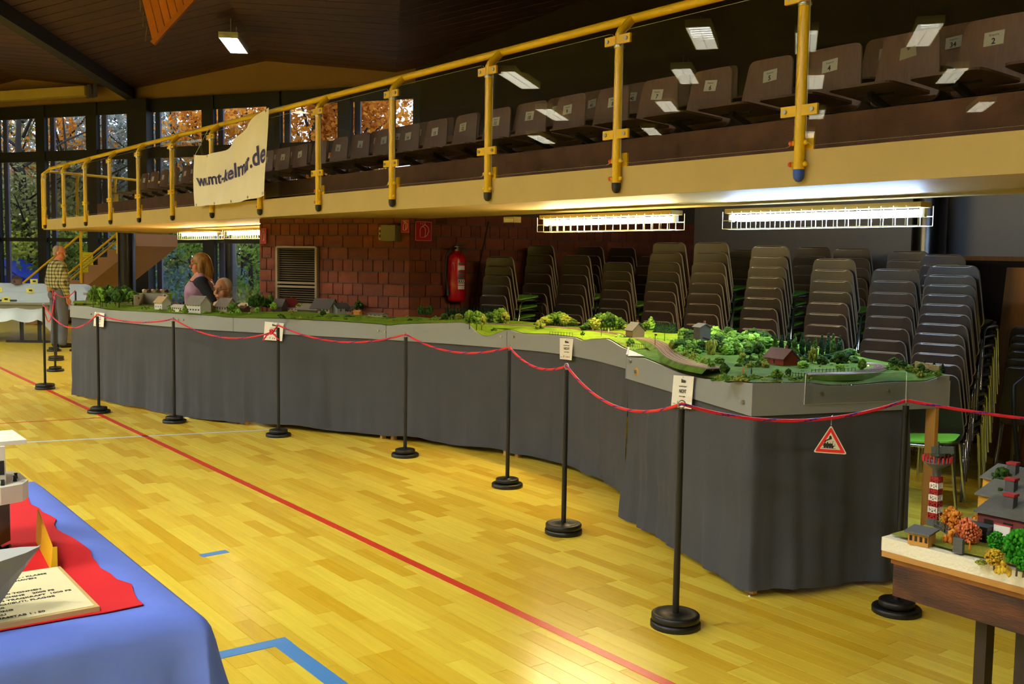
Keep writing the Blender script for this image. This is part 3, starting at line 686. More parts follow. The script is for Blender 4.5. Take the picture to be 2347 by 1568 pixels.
# ------------------------------------------------------------------ model railway: front line, boards, terrain
A = [(-12.25, 2.91), (-11.4, 3.10), (-10.5, 3.31), (-9.69, 3.57), (-8.9, 3.99), (-7.98, 4.50), (-7.4, 4.76), (-6.76, 4.97), (-6.4, 5.04), (-6.05, 5.05), (-5.6, 4.95), (-5.05, 4.75)]
TA = [(100, 699), (158, 700), (200, 701), (250, 710), (330, 714), (400, 718), (489, 723), (518, 727), (596, 729), (650, 730), (711, 733), (790, 737), (876, 743), (891, 747), (907, 743), (953, 741), (1013, 739.5), (1059, 738), (1074, 742.6), (1087, 757), (1102, 768), (1116, 771), (1135, 765), (1154, 756), (1167, 755.7), (1198, 763.7), (1224, 765), (1266, 766), (1315, 772), (1334, 780), (1353, 777), (1388, 775), (1398, 779), (1424, 795), (1447, 803.6), (1500, 806)]
TB = [(1440, 817), (1455, 818.5), (1475, 819.5), (1498, 829), (1532, 843), (1562, 855), (1594, 863), (1615, 867), (1647, 868.5), (1654, 873), (1669, 876), (1690, 873), (1718, 877), (1830, 876), (1858, 876), (1894, 883), (1958, 882), (2035, 874.6), (2127, 873), (2155, 861), (2179, 858), (2300, 858)]
def interp(T, x):
    if x <= T[0][0]: return T[0][1]
    for (a, ya), (b, yb) in zip(T, T[1:]):
        if x <= b: return ya+(yb-ya)*(x-a)/(b-a)
    return T[-1][1]
def ztop(p, T):
    x, y, d = PX((p[0], p[1], 1.04)); return 1.04+(y-interp(T, x))*d/FPX
def resample(pts, step):
    out = [Vector((*pts[0], 0))]
    for a, b in zip(pts, pts[1:]):
        a, b = Vector((*a, 0)), Vector((*b, 0)); n = max(1, int(round((b-a).length/step))); out += [a.lerp(b, k/n) for k in range(1, n+1)]
    return out
FA = resample(A, .06)
for _ in range(4): FA = [FA[0]]+[(FA[i-1]+FA[i]*2+FA[i+1])/4 for i in range(1, len(FA)-1)]+[FA[-1]]
def normals(pts):
    r = []
    for i in range(len(pts)):
        t = pts[min(i+1, len(pts)-1)]-pts[max(i-1, 0)]; r.append(Vector((-t.y, t.x, 0)).normalized())
    return r
NA = normals(FA)
for _ in range(25): NA = [(NA[max(i-1, 0)]+NA[i]+NA[min(i+1, len(NA)-1)]).normalized() for i in range(len(NA))]
def widthA(x): return interp([(-12.3, .85), (-10.5, .8), (-8, .75), (-6.9, .8), (-6.2, 1.05), (-5.0, 1.25)], x)
ZFB = .90
M_fascia = mat('grey_painted_board', '#8b9091', .55, var=.04, vscale=2)
M_side = mat('grey_painted_board_side', '#8d9088', .55)
def turfmat(name, c1, c2, c3):
    if name in MATS: return MATS[name]
    m = bpy.data.materials.new(name); m.use_nodes = True; N = m.node_tree.nodes; L = m.node_tree.links; b = N['Principled BSDF']; b.inputs['Roughness'].default_value = .95; b.inputs['Specular IOR Level'].default_value = .1
    g = N.new('ShaderNodeNewGeometry'); n1 = N.new('ShaderNodeTexNoise'); n1.inputs['Scale'].default_value = 9; n1.inputs['Detail'].default_value = 2; L.new(g.outputs['Position'], n1.inputs['Vector'])
    r1 = N.new('ShaderNodeValToRGB'); e = r1.color_ramp.elements; e[0].position = .35; e[0].color = (*lin(c1), 1); e[1].position = .6; e[1].color = (*lin(c2), 1); x = e.new(.78); x.color = (*lin(c3), 1); L.new(n1.outputs['Fac'], r1.inputs[0])
    n2 = N.new('ShaderNodeTexNoise'); n2.inputs['Scale'].default_value = 160; L.new(g.outputs['Position'], n2.inputs['Vector']); mr = N.new('ShaderNodeMapRange'); mr.inputs['To Min'].default_value = .6; mr.inputs['To Max'].default_value = 1.4; L.new(n2.outputs['Fac'], mr.inputs['Value'])
    hs = N.new('ShaderNodeHueSaturation'); L.new(r1.outputs[0], hs.inputs['Color']); L.new(mr.outputs[0], hs.inputs['Value']); L.new(hs.outputs[0], b.inputs['Base Color'])
    bp = N.new('ShaderNodeBump'); bp.inputs['Strength'].default_value = .6; bp.inputs['Distance'].default_value = .004; L.new(n2.outputs['Fac'], bp.inputs['Height']); L.new(bp.outputs[0], b.inputs['Normal']); MATS[name] = m; return m
M_turf = turfmat('model_turf', '#5c761c', '#6f8c1e', '#5a5e2c')
M_turf2 = turfmat('model_turf_b', '#3d5818', '#527022', '#5c5c34')
def strip_board(pts, zt, name, parent, m, nr, th=.012, zb=ZFB):
    mb = MB(); n = len(pts); f = [(p, z) for p, z in zip(pts, zt)]
    vs = [Vector((p.x, p.y, zb)) for p in pts]+[Vector((p.x, p.y, z)) for p, z in f]+[Vector((p.x, p.y, zb))+k*th for p, k in zip(pts, nr)]+[Vector((p.x, p.y, z))+k*th for (p, z), k in zip(f, nr)]
    fs = []
    for i in range(n-1):
        fs += [(i, i+1, n+i+1, n+i), (2*n+i+1, 2*n+i, 3*n+i, 3*n+i+1), (n+i, n+i+1, 3*n+i+1, 3*n+i), (i+1, i, 2*n+i, 2*n+i+1)]
    fs += [(0, n, 3*n, 2*n), (n-1, 3*n-1, 4*n-1, 2*n-1)]
    return mb.add(vs, fs).build(name, m, parent)
def hills(p): return .02*mnoise.noise(Vector((p.x*1.7, p.y*1.7, 3)))+.007*mnoise.noise(Vector((p.x*7, p.y*7, 9)))
ZA = [ztop(p, TA) for p in FA]
px_of = [PX((p.x, p.y, 1.0))[0] for p in FA]
cuts = [-999, 545, 885, 1162, 99999]
labs = ['model railway module at the far left end with station, retaining wall and white houses', 'model railway module with village houses in front of the louvre grille', 'model railway module below the fire extinguisher with small dark conifers', 'model railway module with rounded leafy woods in front of the stacked chairs']
mods = []
def terr(i, w):                     # point of the terrain of strip A at sample i, fraction w of its width
    p = FA[i]+NA[i]*(widthA(FA[i].x)*w); zf = ZA[i]; zb = sum(ZA[max(0, i-8):i+9])/len(ZA[max(0, i-8):i+9]); zb = max(zb, 1.035)
    z = zf+(zb+.015-zf)*min(1, w*2.2)**1.2+hills(p)*min(1, w*5); return Vector((p.x, p.y, z))
for k in range(4):
    idx = [i for i in range(len(FA)) if cuts[k] <= px_of[i] < cuts[k+1]]
    if k < 3: idx.append(idx[-1]+1)
    c = FA[idx[len(idx)//2]]; t = thing('layout_module', labs[k], 'model railway', (c.x, c.y, ZFB), 0, 'modules of the model railway'); o = Vector((c.x, c.y, ZFB))
    pts = [FA[i]-o*Vector((1, 1, 0)) for i in idx]
    strip_board([Vector((p.x, p.y, 0)) for p in pts], [ZA[i]-ZFB-.004 for i in idx], 'front_board', t, M_fascia, [NA[i] for i in idx], zb=0)
    back = [FA[i]+NA[i]*widthA(FA[i].x)-Vector((o.x, o.y, 0)) for i in idx]
    strip_board([Vector((p.x, p.y, 0)) for p in back], [.12 for i in idx], 'back_board', t, M_side, [NA[i] for i in idx], zb=0)
    for e in (idx[0], idx[-1]):
        a = FA[e]+NA[e]*.012; b = FA[e]+NA[e]*widthA(FA[e].x); MB().bar(Vector((a.x, a.y, ZFB+.06))-o, Vector((b.x, b.y, ZFB+.06))-o, .012, .12).build('end_board', M_side, t)
    W = 14; vs = [terr(i, .014+.986*j/W)-o for i in idx for j in range(W+1)]
    MB().add(vs, [(a*(W+1)+j, (a+1)*(W+1)+j, (a+1)*(W+1)+j+1, a*(W+1)+j+1) for a in range(len(idx)-1) for j in range(W)], True).build('terrain', M_turf, t)
    for e in (idx[1], idx[-2]):        # a leg under the front and the back
        for w in (.06, .9):
            q = FA[e]+NA[e]*widthA(FA[e].x)*w; MB().box((q.x-o.x, q.y-o.y, (.0-ZFB)/2), (.04, .04, ZFB-.0)).build('leg', mat('pine_leg', '#c8954a', .6, var=.12, vscale=6, stretch=(1, 1, .2)), t)
    mods.append((t, o))
# front corner module
B0, B1, B2 = Vector((-4.66, 4.37, 0)), Vector((-3.2, 3.82, 0)), Vector((-2.86, 4.95, 0)); BA = FA[-1]+NA[-1]*widthA(FA[-1].x)
tB = thing('layout_module', 'model railway module at the front corner with red shed, curved tracks and poplars', 'model railway', (-3.9, 4.8, ZFB), 0, 'modules of the model railway'); oB = tB.location.copy()
fb = resample([(B0.x, B0.y), (B1.x, B1.y)], .05); fr2 = resample([(B1.x, B1.y), (B2.x, B2.y)], .05)
zb_ = [ztop(p, TB) for p in fb]; zr_ = [ztop(p, TB) for p in fr2]
nb = normals(fb)[0]; nr = normals(fr2)[0]
if nb.dot(Vector((-3.9, 4.9, 0))-B1) < 0: nb = -nb
if nr.dot(Vector((-3.9, 4.9, 0))-B1) < 0: nr = -nr
loc = lambda p: Vector((p.x-oB.x, p.y-oB.y, 0))
strip_board([loc(p) for p in fb], [z-ZFB-.004 for z in zb_], 'front_board', tB, M_fascia, [nb]*len(fb), zb=0)
strip_board([loc(p) for p in fr2], [z-ZFB-.004 for z in zr_], 'end_board', tB, M_fascia, [nr]*len(fr2), zb=0)
j0 = FA[-1]; MB().bar(loc(B0)+Vector((0, 0, .075)), loc(Vector((j0.x, j0.y, 0)))+Vector((0, 0, .075)), .012, .15).build('side_board', M_fascia, tB)
MB().bar(loc(B2)+Vector((0, 0, .07)), loc(BA)+Vector((0, 0, .07)), .012, .14).build('back_board', M_side, tB)
NB = 26
def bq(u, v):   # bilinear patch: (0,0)=B0 (1,0)=B1 (1,1)=B2 (0,1)=BA ; left edge bends over the joint
    a = B0.lerp(B1, u); b = BA.lerp(B2, u); p = a.lerp(b, v)
    zf = interp([(i/(len(zb_)-1), z) for i, z in enumerate(zb_)], u); zr = interp([(i/(len(zr_)-1), z) for i, z in enumerate(zr_)], v)
    wf = max(0, 1-v*7); wr = max(0, 1-(1-u)*9); z = 1.072+hills(p)*.2
    z = z*(1-max(wf, wr))+(zf*wf+zr*wr)/(wf+wr+1e-9)*max(wf, wr); return Vector((p.x, p.y, z))
MB().add([bq(.004+.992*i/NB, .008+.984*j/NB)-oB for i in range(NB+1) for j in range(NB+1)], [(i*(NB+1)+j, (i+1)*(NB+1)+j, (i+1)*(NB+1)+j+1, i*(NB+1)+j+1) for i in range(NB) for j in range(NB)], True).build('terrain', M_turf2, tB)
# wedge of terrain that joins the corner module to the long strip
MB().add([Vector((B0.x, B0.y, ztop(B0, TB)))-oB, bq(0, .999)-oB, Vector((BA.x, BA.y, 1.06))-oB, Vector((j0.x, j0.y, ZA[-1]-.002))-oB], [(0, 1, 3), (1, 2, 3)]).build('joint_terrain', M_turf2, tB)
for q in (B1+nb*.06+nr*.05, B2-Vector((.05, .06, 0)), B0+Vector((.1, .1, 0)), BA+Vector((.1, -.12, 0))):
    MB().box((q.x-oB.x, q.y-oB.y, (.02-ZFB)/2), (.055, .03, ZFB-.02)).build('leg', MATS['pine_leg'], tB)
    MB().lathe([(.012, -ZFB), (.012, -ZFB+.004), (.005, -ZFB+.006), (.005, -ZFB+.03)], (q.x-oB.x, q.y-oB.y, 0), 10).build('levelling_foot', M_steel, tB)
mods.append((tB, oB))
# knobs and screws on the boards
def on_front(px, py):
    i = min(range(len(FA)), key=lambda k: abs(px_of[k]-px)); t = (FA[min(i+1, len(FA)-1)]-FA[i-1]); return GV(px, py, FA[i], t.x, t.y), NA[i], next(k for k in range(4) if cuts[k] <= px < cuts[k+1])
for px, py in ((868, 758), (884, 760), (421, 733), (210, 720), (1150, 771), (1178, 772), (409, 733)):
    p, nn, k = on_front(px, py); t, o = mods[k]; MB().cyl(p-o-nn*.014, p-o+nn*.002, .009, 10).cyl(p-o-nn*.016, p-o-nn*.013, .005, 8).build('screw_knob', M_steel, t)
for px, py, pl_, nn in ((1705, 922, B0, nb), (1459, 852, B0, nb), (1447, 828, B0, nb)):
    p = GV(px, py, B0, (B1-B0).x, (B1-B0).y); MB().cyl(p-oB-nn*.012, p-oB+nn*.002, .011, 10).build('screw_knob', M_steel, tB)
p = GV(1459, 852, B0, (B1-B0).x, (B1-B0).y); MB().cyl(p-oB-nb*.0012, p-oB+nb*.002, .026, 16).build('sticker', mat('yellow_sticker', '#c99a3c', .6), tB)
for i, px in enumerate((885, 1162, 535)):
    p, nn, k = on_front(px, 770); t, o = mods[k]; MB().box((p.x-o.x-nn.x*.001, p.y-o.y-nn.y*.001, .07), (.003, .003, .14)).build('joint_seam', mat('seam', '#4a4b48', .7), t)
# clear guard on the end board
ag = thing('acrylic_guard', 'clear acrylic guard sheet screwed on the right end board of the layout', 'guard', B1.lerp(B2, .5)); ao = ag.location.copy()
g4 = [GV(px, py, B1, (B2-B1).x, (B2-B1).y) for px, py in ((1841, 927), (2074, 918), (2076, 852), (1845, 857))]
gm = MB().prism([(0, 0), (1, 0), (1, 1), (0, 1)], (0, 0, 0), (1, 0, 0), (0, 1, 0), (0, 0, 1), 1); gm.v = [tuple(p-ao-nr*o_) for o_ in (.004, .009) for p in g4]; gm.mi = [0, 0, 1, 1, 1, 1]
gm.build('sheet', [M_glass, M_edge], ag)
for px, py in ((1882, 902), (2034, 896)):
    p = GV(px, py, B1, (B2-B1).x, (B2-B1).y)-ao; MB().cyl(p-nr*.013, p, .008, 8).build('screw', M_steel, ag)

# ------------------------------------------------------------------ grey cloth skirts
M_cloth = mat('slate_cloth', '#404246', .9, var=.12, vscale=3, stretch=(1, 1, .4), bump=.12, bscale=300)
def skirt(pts, nr, seed, label, zt=ZFB+.01, zb=.035, amp=.016, flare=.03):
    c = pts[len(pts)//2]; o = Vector((c.x, c.y, 0)); NZ = 22; s = 0; ss_ = [0]
    for a, b in zip(pts, pts[1:]): s += (b-a).length; ss_.append(s)
    vs = []
    for p, k, q in zip(pts, nr, ss_):
        for j in range(NZ+1):
            v = j/NZ; amt = (1-v)**.7
            f = mnoise.noise(Vector((q*5.2+seed, v*.7, seed)))*amp*2.0+mnoise.noise(Vector((q*14+seed, v*.5+q*.4, seed+4)))*amp*.9
            w = mnoise.noise(Vector((q*3.0+v*3.5, v*3.2-q*1.1, seed+7)))*amp*1.1
            z = zb+.02*mnoise.noise(Vector((q*2.4, seed, 1)))+(zt-zb)*v
            vs.append(Vector((p.x, p.y, z))+k*(.016-(f*amt+w*.8*amt+flare*(1-v)*.6)*1.0)-o)
    mb = MB().add(vs, [(i*(NZ+1)+j, (i+1)*(NZ+1)+j, (i+1)*(NZ+1)+j+1, i*(NZ+1)+j+1) for i in range(len(pts)-1) for j in range(NZ)], True)
    ob = mb.build('cloth_skirt', M_cloth); ob.location = o; return tag(ob, label, 'curtain', 'grey cloth skirts of the layout')
def dens(pts, n):
    out = []
    for a, b in zip(pts, pts[1:]): out += [a.lerp(b, k/n) for k in range(n)]
    return out+[pts[-1]]
i1 = min(range(len(FA)), key=lambda k: abs(px_of[k]-556))
skirt(dens(FA[:i1+1], 3), dens(NA[:i1+1], 3), 1.3, 'grey cloth skirt hanging below the left end of the layout', zb=.02)
skirt(dens(FA[i1:], 3), dens(NA[i1:], 3), 5.1, 'long grey cloth skirt below the middle of the layout', zb=.045)
bend = resample([(B0.x, B0.y), (B1.x, B1.y), (B1.x+(B2.x-B1.x)*.80, B1.y+(B2.y-B1.y)*.80)], .02)
for _ in range(6): bend = [bend[0]]+[(bend[i-1]+bend[i]*2+bend[i+1])/4 for i in range(1, len(bend)-1)]+[bend[-1]]
bn = normals(bend); bn = [n_ if n_.dot(Vector((-3.9, 4.9, 0))-p) > 0 else -n_ for n_, p in zip(bn, bend)]
skirt(bend, bn, 9.7, 'grey cloth skirt around the front corner of the layout', amp=.028, flare=.05)

# ------------------------------------------------------------------ notices on the boards
def notice(corners, plane_p, plane_d, out, label, bent=False):
    q = [GV(px, py, plane_p, plane_d.x, plane_d.y)+out for px, py in corners]   # top-left, top-right, bottom-right, bottom-left
    c = sum(q, Vector())/4; t = thing('paper_notice', label, 'notice', c, 0, 'white paper notices on the layout')
    ex, ey = (q[1]-q[0]), (q[0]-q[3]); w, h = ex.length, ey.length; exn, eyn = ex.normalized(), ey.normalized(); en = exn.cross(eyn)
    if en.dot(CAMP-c) < 0: en = -en
    mb = MB(); n = 8; vs = []
    for i in range(n+1):
        for j in range(5):
            u, v = i/n, j/4; p = q[3].lerp(q[2], u).lerp(q[0].lerp(q[1], u), v)-c
            p = p+en*(.02*max(0, (u-.55))**1.2*(1.6 if bent else .5)); vs.append(p)
    mb.add(vs, [(i*5+j, (i+1)*5+j, (i+1)*5+j+1, i*5+j+1) for i in range(n) for j in range(4)], True).build('sheet', M_white, t)
    e2 = en*.0045
    for s_, y, txt, b in ((.17, .29, 'Bitte', .0006), (.072, .155, 'nur mit den Augen !', 0), (.17, -.03, 'NICHT', .0006), (.072, -.155, 'mit den Fingern', 0)):
        lettering('lettering', txt, s_*h*.92, exn*(.03*w)+eyn*(y*h)+e2, exn, eyn, M_ink, t, b)
    for kk, (u, cc_) in enumerate(((-.16, '#b08a20'), (.0, '#c05070'), (.1, '#903050'), (.2, '#b04060'))):
        MB().prism(rounded(.05*w, .03*w, .11*h if kk == 0 else .075*h, .01*w, 2), exn*(u*w)+eyn*(-.40*h)+e2, exn, eyn, en, .0006).build('printed_emblem', mat('emblem_%d' % kk, cc_, .7), t)
    MB().prism([(0, 0), (.14*w, 0), (.14*w, .012*h), (0, .012*h)], exn*(-.40*w)+eyn*(-.39*h)+e2, exn, eyn, en, .0006).build('printed_line', M_ink, t)
    MB().ball(eyn*(.46*h)+en*.004, .003, 6, 4).build('pin', M_steel, t)
dB = (B1-B0).normalized()
notice(((1544, 860), (1592, 863), (1586, 938), (1538, 932)), B0-nb*.012, dB, Vector(), 'white notice BITTE NICHT on the front corner module, behind a stanchion top')
def notA(corners, label, bent=False):
    px = sum(c[0] for c in corners)/4; i = min(range(len(FA)), key=lambda k: abs(px_of[k]-px)); t = (FA[i+1]-FA[i-1]).normalized(); notice(corners, FA[i]-NA[i]*.014, t, Vector(), label, bent)
notA(((1283, 775), (1317, 777), (1313, 826), (1283, 823)), 'white notice with curling corner on the layout below the chairs', True)
notA(((607, 737), (651, 741), (647, 782), (604, 779)), 'white notice behind the knot in the red rope')
notA(((217, 715), (240, 718), (238, 750), (214, 747)), 'leftmost white notice on the layout')

# ------------------------------------------------------------------ model trees
def blobs(name, n, seed, shape, mats_, res=(7, 5)):
    r = random.Random(seed); mb = MB(); mb.tint = .001
    for i in range(n):
        if shape == 'round':
            a = r.random()*6.283; zc = r.uniform(-.9, 1); rad = math.sqrt(max(0, 1-zc*zc))*r.uniform(.55, .85); c = Vector((math.cos(a)*rad*.40, math.sin(a)*rad*.40, .60+zc*.30)); s = r.uniform(.07, .125)
        elif shape == 'fine':
            a = r.random()*6.283; zc = r.uniform(-.95, 1); rad = math.sqrt(max(0, 1-zc*zc))*r.uniform(.45, 1.0); c = Vector((math.cos(a)*rad*.42, math.sin(a)*rad*.42, .58+zc*.38)); s = r.uniform(.035, .07)
        elif shape == 'column':
            zc = i/n; a = r.random()*6.283; rad = .075*math.sin(math.pi*min(1, zc*.9+.14)); c = Vector((math.cos(a)*rad, math.sin(a)*rad, .06+zc*.88)); s = .06+.05*math.sin(math.pi*min(1, zc+.1))
        elif shape == 'cone':
            zc = i/n; a = i*2.4; rad = .17*(1-zc); c = Vector((math.cos(a)*rad, math.sin(a)*rad, .10+zc*.84)); s = .04+.10*(1-zc)
        elif shape == 'willow':
            a = r.random()*6.283; c = Vector((math.cos(a)*r.uniform(.1, .34), math.sin(a)*r.uniform(.1, .34), r.uniform(.25, .85))); s = r.uniform(.09, .14)
        else:                                  # bush
            a = r.random()*6.283; rad = r.random()**.5*.46; c = Vector((math.cos(a)*rad, math.sin(a)*rad, .10+.55*(1-rad*1.7)*r.uniform(.5, 1))); s = r.uniform(.09, .16)
        mb.tint = r.random()*.999+.001; o = len(mb.v); mb.ball(c, s, *res, sc=(1, 1, 1.5 if shape == 'willow' else .9))
        for k in range(o, len(mb.v)):
            v = Vector(mb.v[k]); v = v+(v-c)*(.55*mnoise.noise(v*19+Vector((seed, i, 0)))); mb.v[k] = tuple(v)
    return mb.data(name, mats_)
M_leaf = {k: tintmat('foliage_'+k, a, b, .9, spec=.1) for k, a, b in (('dark', '#1f3312', '#3d5a20'), ('mid', '#3a5a1c', '#67852c'), ('light', '#5c8a2c', '#8fb846'), ('olive', '#5a6a22', '#93963a'), ('conifer', '#0f2012', '#1f3a1e'), ('lime', '#6f9a22', '#a5c840'), ('orange', '#b0561c', '#e8a040'), ('rust', '#b5482c', '#e08a58'), ('gold', '#a8801c', '#d8b83c'), ('bright', '#1c6a14', '#3f9a24'))}
M_bark = mat('model_bark', '#4a3826', .9)
TREE = {}
def tree_mesh(shape, colr, var):
    k = (shape, colr, var)
    if k not in TREE: TREE[k] = blobs('crown', {'round': 72, 'column': 26, 'cone': 34, 'willow': 44, 'bush': 34, 'fine': 230}[shape], 11*var+len(shape), shape, M_leaf[colr])
    return TREE[k]
trunk_me = MB().tube([(0, 0, -.06), (.01, 0, .3), (0, .01, .62)], [.035, .026, .015], 6).data('trunk', M_bark)
rt_ = random.Random(21)
def mtree(px, yb, yt, shape='round', colr='mid', wpx=None, mod=None, z=1.06):
    p = G(px, yb, z); d = PX(p)[2]; h = (yb-yt)*d/FPX
    if mod is None: mod = tB_pick(p, px)
    t, o = mod; e = bpy.data.objects.new('model_tree', None); COL.objects.link(e); e.parent = t; e.location = p-o-Vector((0, 0, .008)); e.empty_display_size = .02
    natural = {'round': .95, 'column': .26, 'cone': .5, 'willow': .9, 'bush': 1.15}[shape]
    sxy = h if wpx is None else (wpx*d/FPX)/natural
    sz = h/{'round': 1.0, 'column': 1.0, 'cone': .98, 'willow': 1.0, 'bush': .72}[shape]
    e.rotation_euler = (0, 0, rt_.random()*6.28); e.scale = (sxy, sxy, sz)
    link('crown', tree_mesh(shape, colr, rt_.randint(0, 2)), e)
    if shape in ('round', 'willow', 'cone'): link('trunk', trunk_me, e)
    return e
def tB_pick(p, px):
    if px > 1462: return mods[4]
    return mods[next(k for k in range(4) if cuts[k] <= px < cuts[k+1])]
for i in range(26): mtree(rt_.uniform(212, 305), rt_.uniform(683, 702), 0, 'round', rt_.choice(('dark', 'dark', 'mid', 'mid', 'light')), mod=mods[0]).scale = [s*rt_.uniform(.10, .19) for s in (1, 1, 1.15)]
for spec_ in [(375, 704, 682, 'round', 'olive'), (384, 706, 690, 'bush', 'mid'), (424, 716, 694, 'cone', 'mid', 14), (340, 706, 699, 'bush', 'olive'), (497, 714, 706, 'bush', 'light'), (508, 718, 708, 'bush', 'olive'), (531, 716, 692, 'round', 'mid'), (540, 716, 690, 'cone', 'mid', 16), (546, 718, 704, 'bush', 'light'),
              (577, 713, 676, 'round', 'dark', 24), (589, 713, 671, 'round', 'dark', 28), (602, 712, 674, 'round', 'mid', 26), (614, 712, 682, 'round', 'dark', 22), (621, 710, 671, 'round', 'mid', 18), (627, 714, 690, 'round', 'lime', 20), (590, 718, 702, 'round', 'light', 16), (668, 722, 709, 'round', 'olive', 14), (686, 716, 692, 'round', 'olive', 20), (740, 725, 709, 'round', 'dark', 18), (770, 726, 720, 'bush', 'dark', 22), (800, 726, 720, 'bush', 'dark', 30), (822, 714, 688, 'round', 'dark', 28), (845, 728, 722, 'bush', 'mid', 20), (965, 728, 697, 'round', 'dark', 22), (984, 728, 697, 'round', 'dark', 22), (905, 733, 727, 'bush', 'olive', 12), (940, 733, 727, 'bush', 'dark', 14)]: mtree(*spec_)
for i in range(15): mtree(1026+i*7.6, 722+i*.5+rt_.uniform(-1, 1), 699+rt_.uniform(-2, 4), 'cone', 'conifer', 9)
for spec_ in [(998, 735, 720, 'bush', 'mid', 16), (1018, 735, 716, 'round', 'dark', 22), (1036, 735, 718, 'bush', 'mid', 22), (1052, 736, 716, 'round', 'olive', 24), (1076, 750, 708, 'round', 'mid', 32), (1092, 752, 709, 'round', 'mid', 36), (1104, 752, 716, 'round', 'olive', 30), (1120, 744, 712, 'round', 'dark', 30), (1134, 743, 706, 'cone', 'mid', 34), (1148, 743, 703, 'round', 'mid', 34), (1158, 745, 712, 'round', 'olive', 26), (1163, 746, 736, 'bush', 'olive', 14), (1132, 757, 748, 'bush', 'dark', 16),
              (1232, 752, 731, 'column', 'olive', 10), (1244, 752, 731, 'column', 'olive', 10), (1335, 770, 757, 'round', 'mid', 14)]: mtree(*spec_)
for i in range(13): mtree(1236+i*6.6, 747+rt_.uniform(-2, 3), 747-34*math.sin(math.pi*(i+1.6)/15.5)+rt_.uniform(-2, 2), 'round', rt_.choice(('olive', 'mid', 'mid', 'dark')), 34)
for i in range(14): mtree(1342+i*7, 756+rt_.uniform(-2, 5), 756-42*math.sin(math.pi*(i+1.8)/17)+rt_.uniform(-3, 2), 'round', rt_.choice(('olive', 'mid', 'dark', 'dark')), 34)
for spec_ in [(1480, 757, 735, 'round', 'mid', 26), (1492, 756, 722, 'cone', 'light', 30), (1420, 772, 762, 'bush', 'light', 26), (1445, 788, 770, 'bush', 'mid', 22), (1432, 776, 764, 'bush', 'mid', 22)]: mtree(*spec_)
for i in range(11): mtree(1503+i*4.4, 762+i*.4, 736+rt_.uniform(-2, 3), 'cone', 'conifer', 12)
for i in range(9): mtree(1480+i*8.5, 778+i*.8, 767+i*.9, 'bush', 'light', 18)
for spec_ in [(1548, 806, 772, 'column', 'light', 14), (1540, 806, 776, 'round', 'olive', 20), (1556, 796, 768, 'column', 'mid', 12), (1548, 815, 797, 'bush', 'olive', 22), (1580, 790, 752, 'round', 'dark', 40), (1600, 784, 750, 'round', 'mid', 40), (1612, 780, 752, 'round', 'mid', 30), (1590, 800, 768, 'round', 'mid', 34), (1630, 818, 776, 'willow', 'olive', 30), (1622, 795, 770, 'round', 'olive', 24), (1640, 806, 788, 'round', 'light', 26),
              (1668, 790, 764, 'round', 'mid', 34), (1690, 795, 770, 'round', 'mid', 30), (1710, 797, 765, 'round', 'mid', 30), (1730, 800, 760, 'round', 'light', 38), (1742, 806, 768, 'round', 'mid', 30), (1750, 800, 772, 'round', 'light', 24), (1660, 812, 790, 'round', 'mid', 40), (1685, 815, 790, 'round', 'dark', 36), (1712, 818, 795, 'round', 'dark', 30), (1738, 818, 780, 'round', 'dark', 30), (1575, 815, 800, 'bush', 'mid', 26), (1600, 822, 805, 'bush', 'light', 28), (1625, 835, 815, 'bush', 'mid', 30), (1648, 838, 814, 'round', 'mid', 30), (1630, 850, 826, 'round', 'mid', 20), (1660, 862, 828, 'round', 'dark', 30), (1662, 870, 850, 'bush', 'mid', 26), (1628, 848, 832, 'bush', 'dark', 20), (1716, 848, 829, 'round', 'olive', 20), (1738, 846, 822, 'round', 'dark', 18), (1752, 842, 820, 'column', 'olive', 16), (1700, 872, 856, 'bush', 'olive', 40), (1780, 872, 842, 'round', 'mid', 34), (1768, 868, 852, 'bush', 'mid', 26), (1806, 866, 840, 'round', 'dark', 18), (1750, 873, 862, 'bush', 'olive', 34), (1820, 872, 858, 'bush', 'mid', 30), (1840, 848, 823, 'round', 'light', 34), (1862, 838, 792, 'round', 'olive', 26), (1884, 840, 812, 'round', 'dark', 34), (1926, 842, 800, 'round', 'dark', 40), (1925, 852, 830, 'round', 'light', 24), (1905, 866, 856, 'bush', 'dark', 22), (1975, 852, 818, 'round', 'mid', 24), (1845, 815, 800, 'bush', 'conifer', 60), (1880, 818, 806, 'bush', 'dark', 50), (1990, 862, 853, 'bush', 'olive', 16), (2050, 848, 815, 'round', 'dark', 34), (2068, 852, 822, 'round', 'dark', 30), (2085, 856, 832, 'round', 'mid', 26), (2040, 852, 838, 'bush', 'mid', 24), (2110, 862, 845, 'bush', 'olive', 20), (2132, 862, 846, 'bush', 'mid', 20), (1774, 815, 799, 'round', 'mid', 16), (2118, 846, 820, 'cone', 'conifer', 12), (2140, 850, 823, 'cone', 'conifer', 14), (2160, 852, 826, 'cone', 'conifer', 12), (1700, 832, 826, 'bush', 'light', 60), (1950, 836, 829, 'bush', 'light', 60)]: mtree(*spec_)
for i, px in enumerate((1776, 1790, 1806, 1820, 1838, 1853, 1867, 1882, 1897, 1908, 1924)): mtree(px, 818+rt_.uniform(-2, 3), 760+rt_.uniform(-4, 6), 'column', 'conifer' if i % 3 else 'dark', 11)

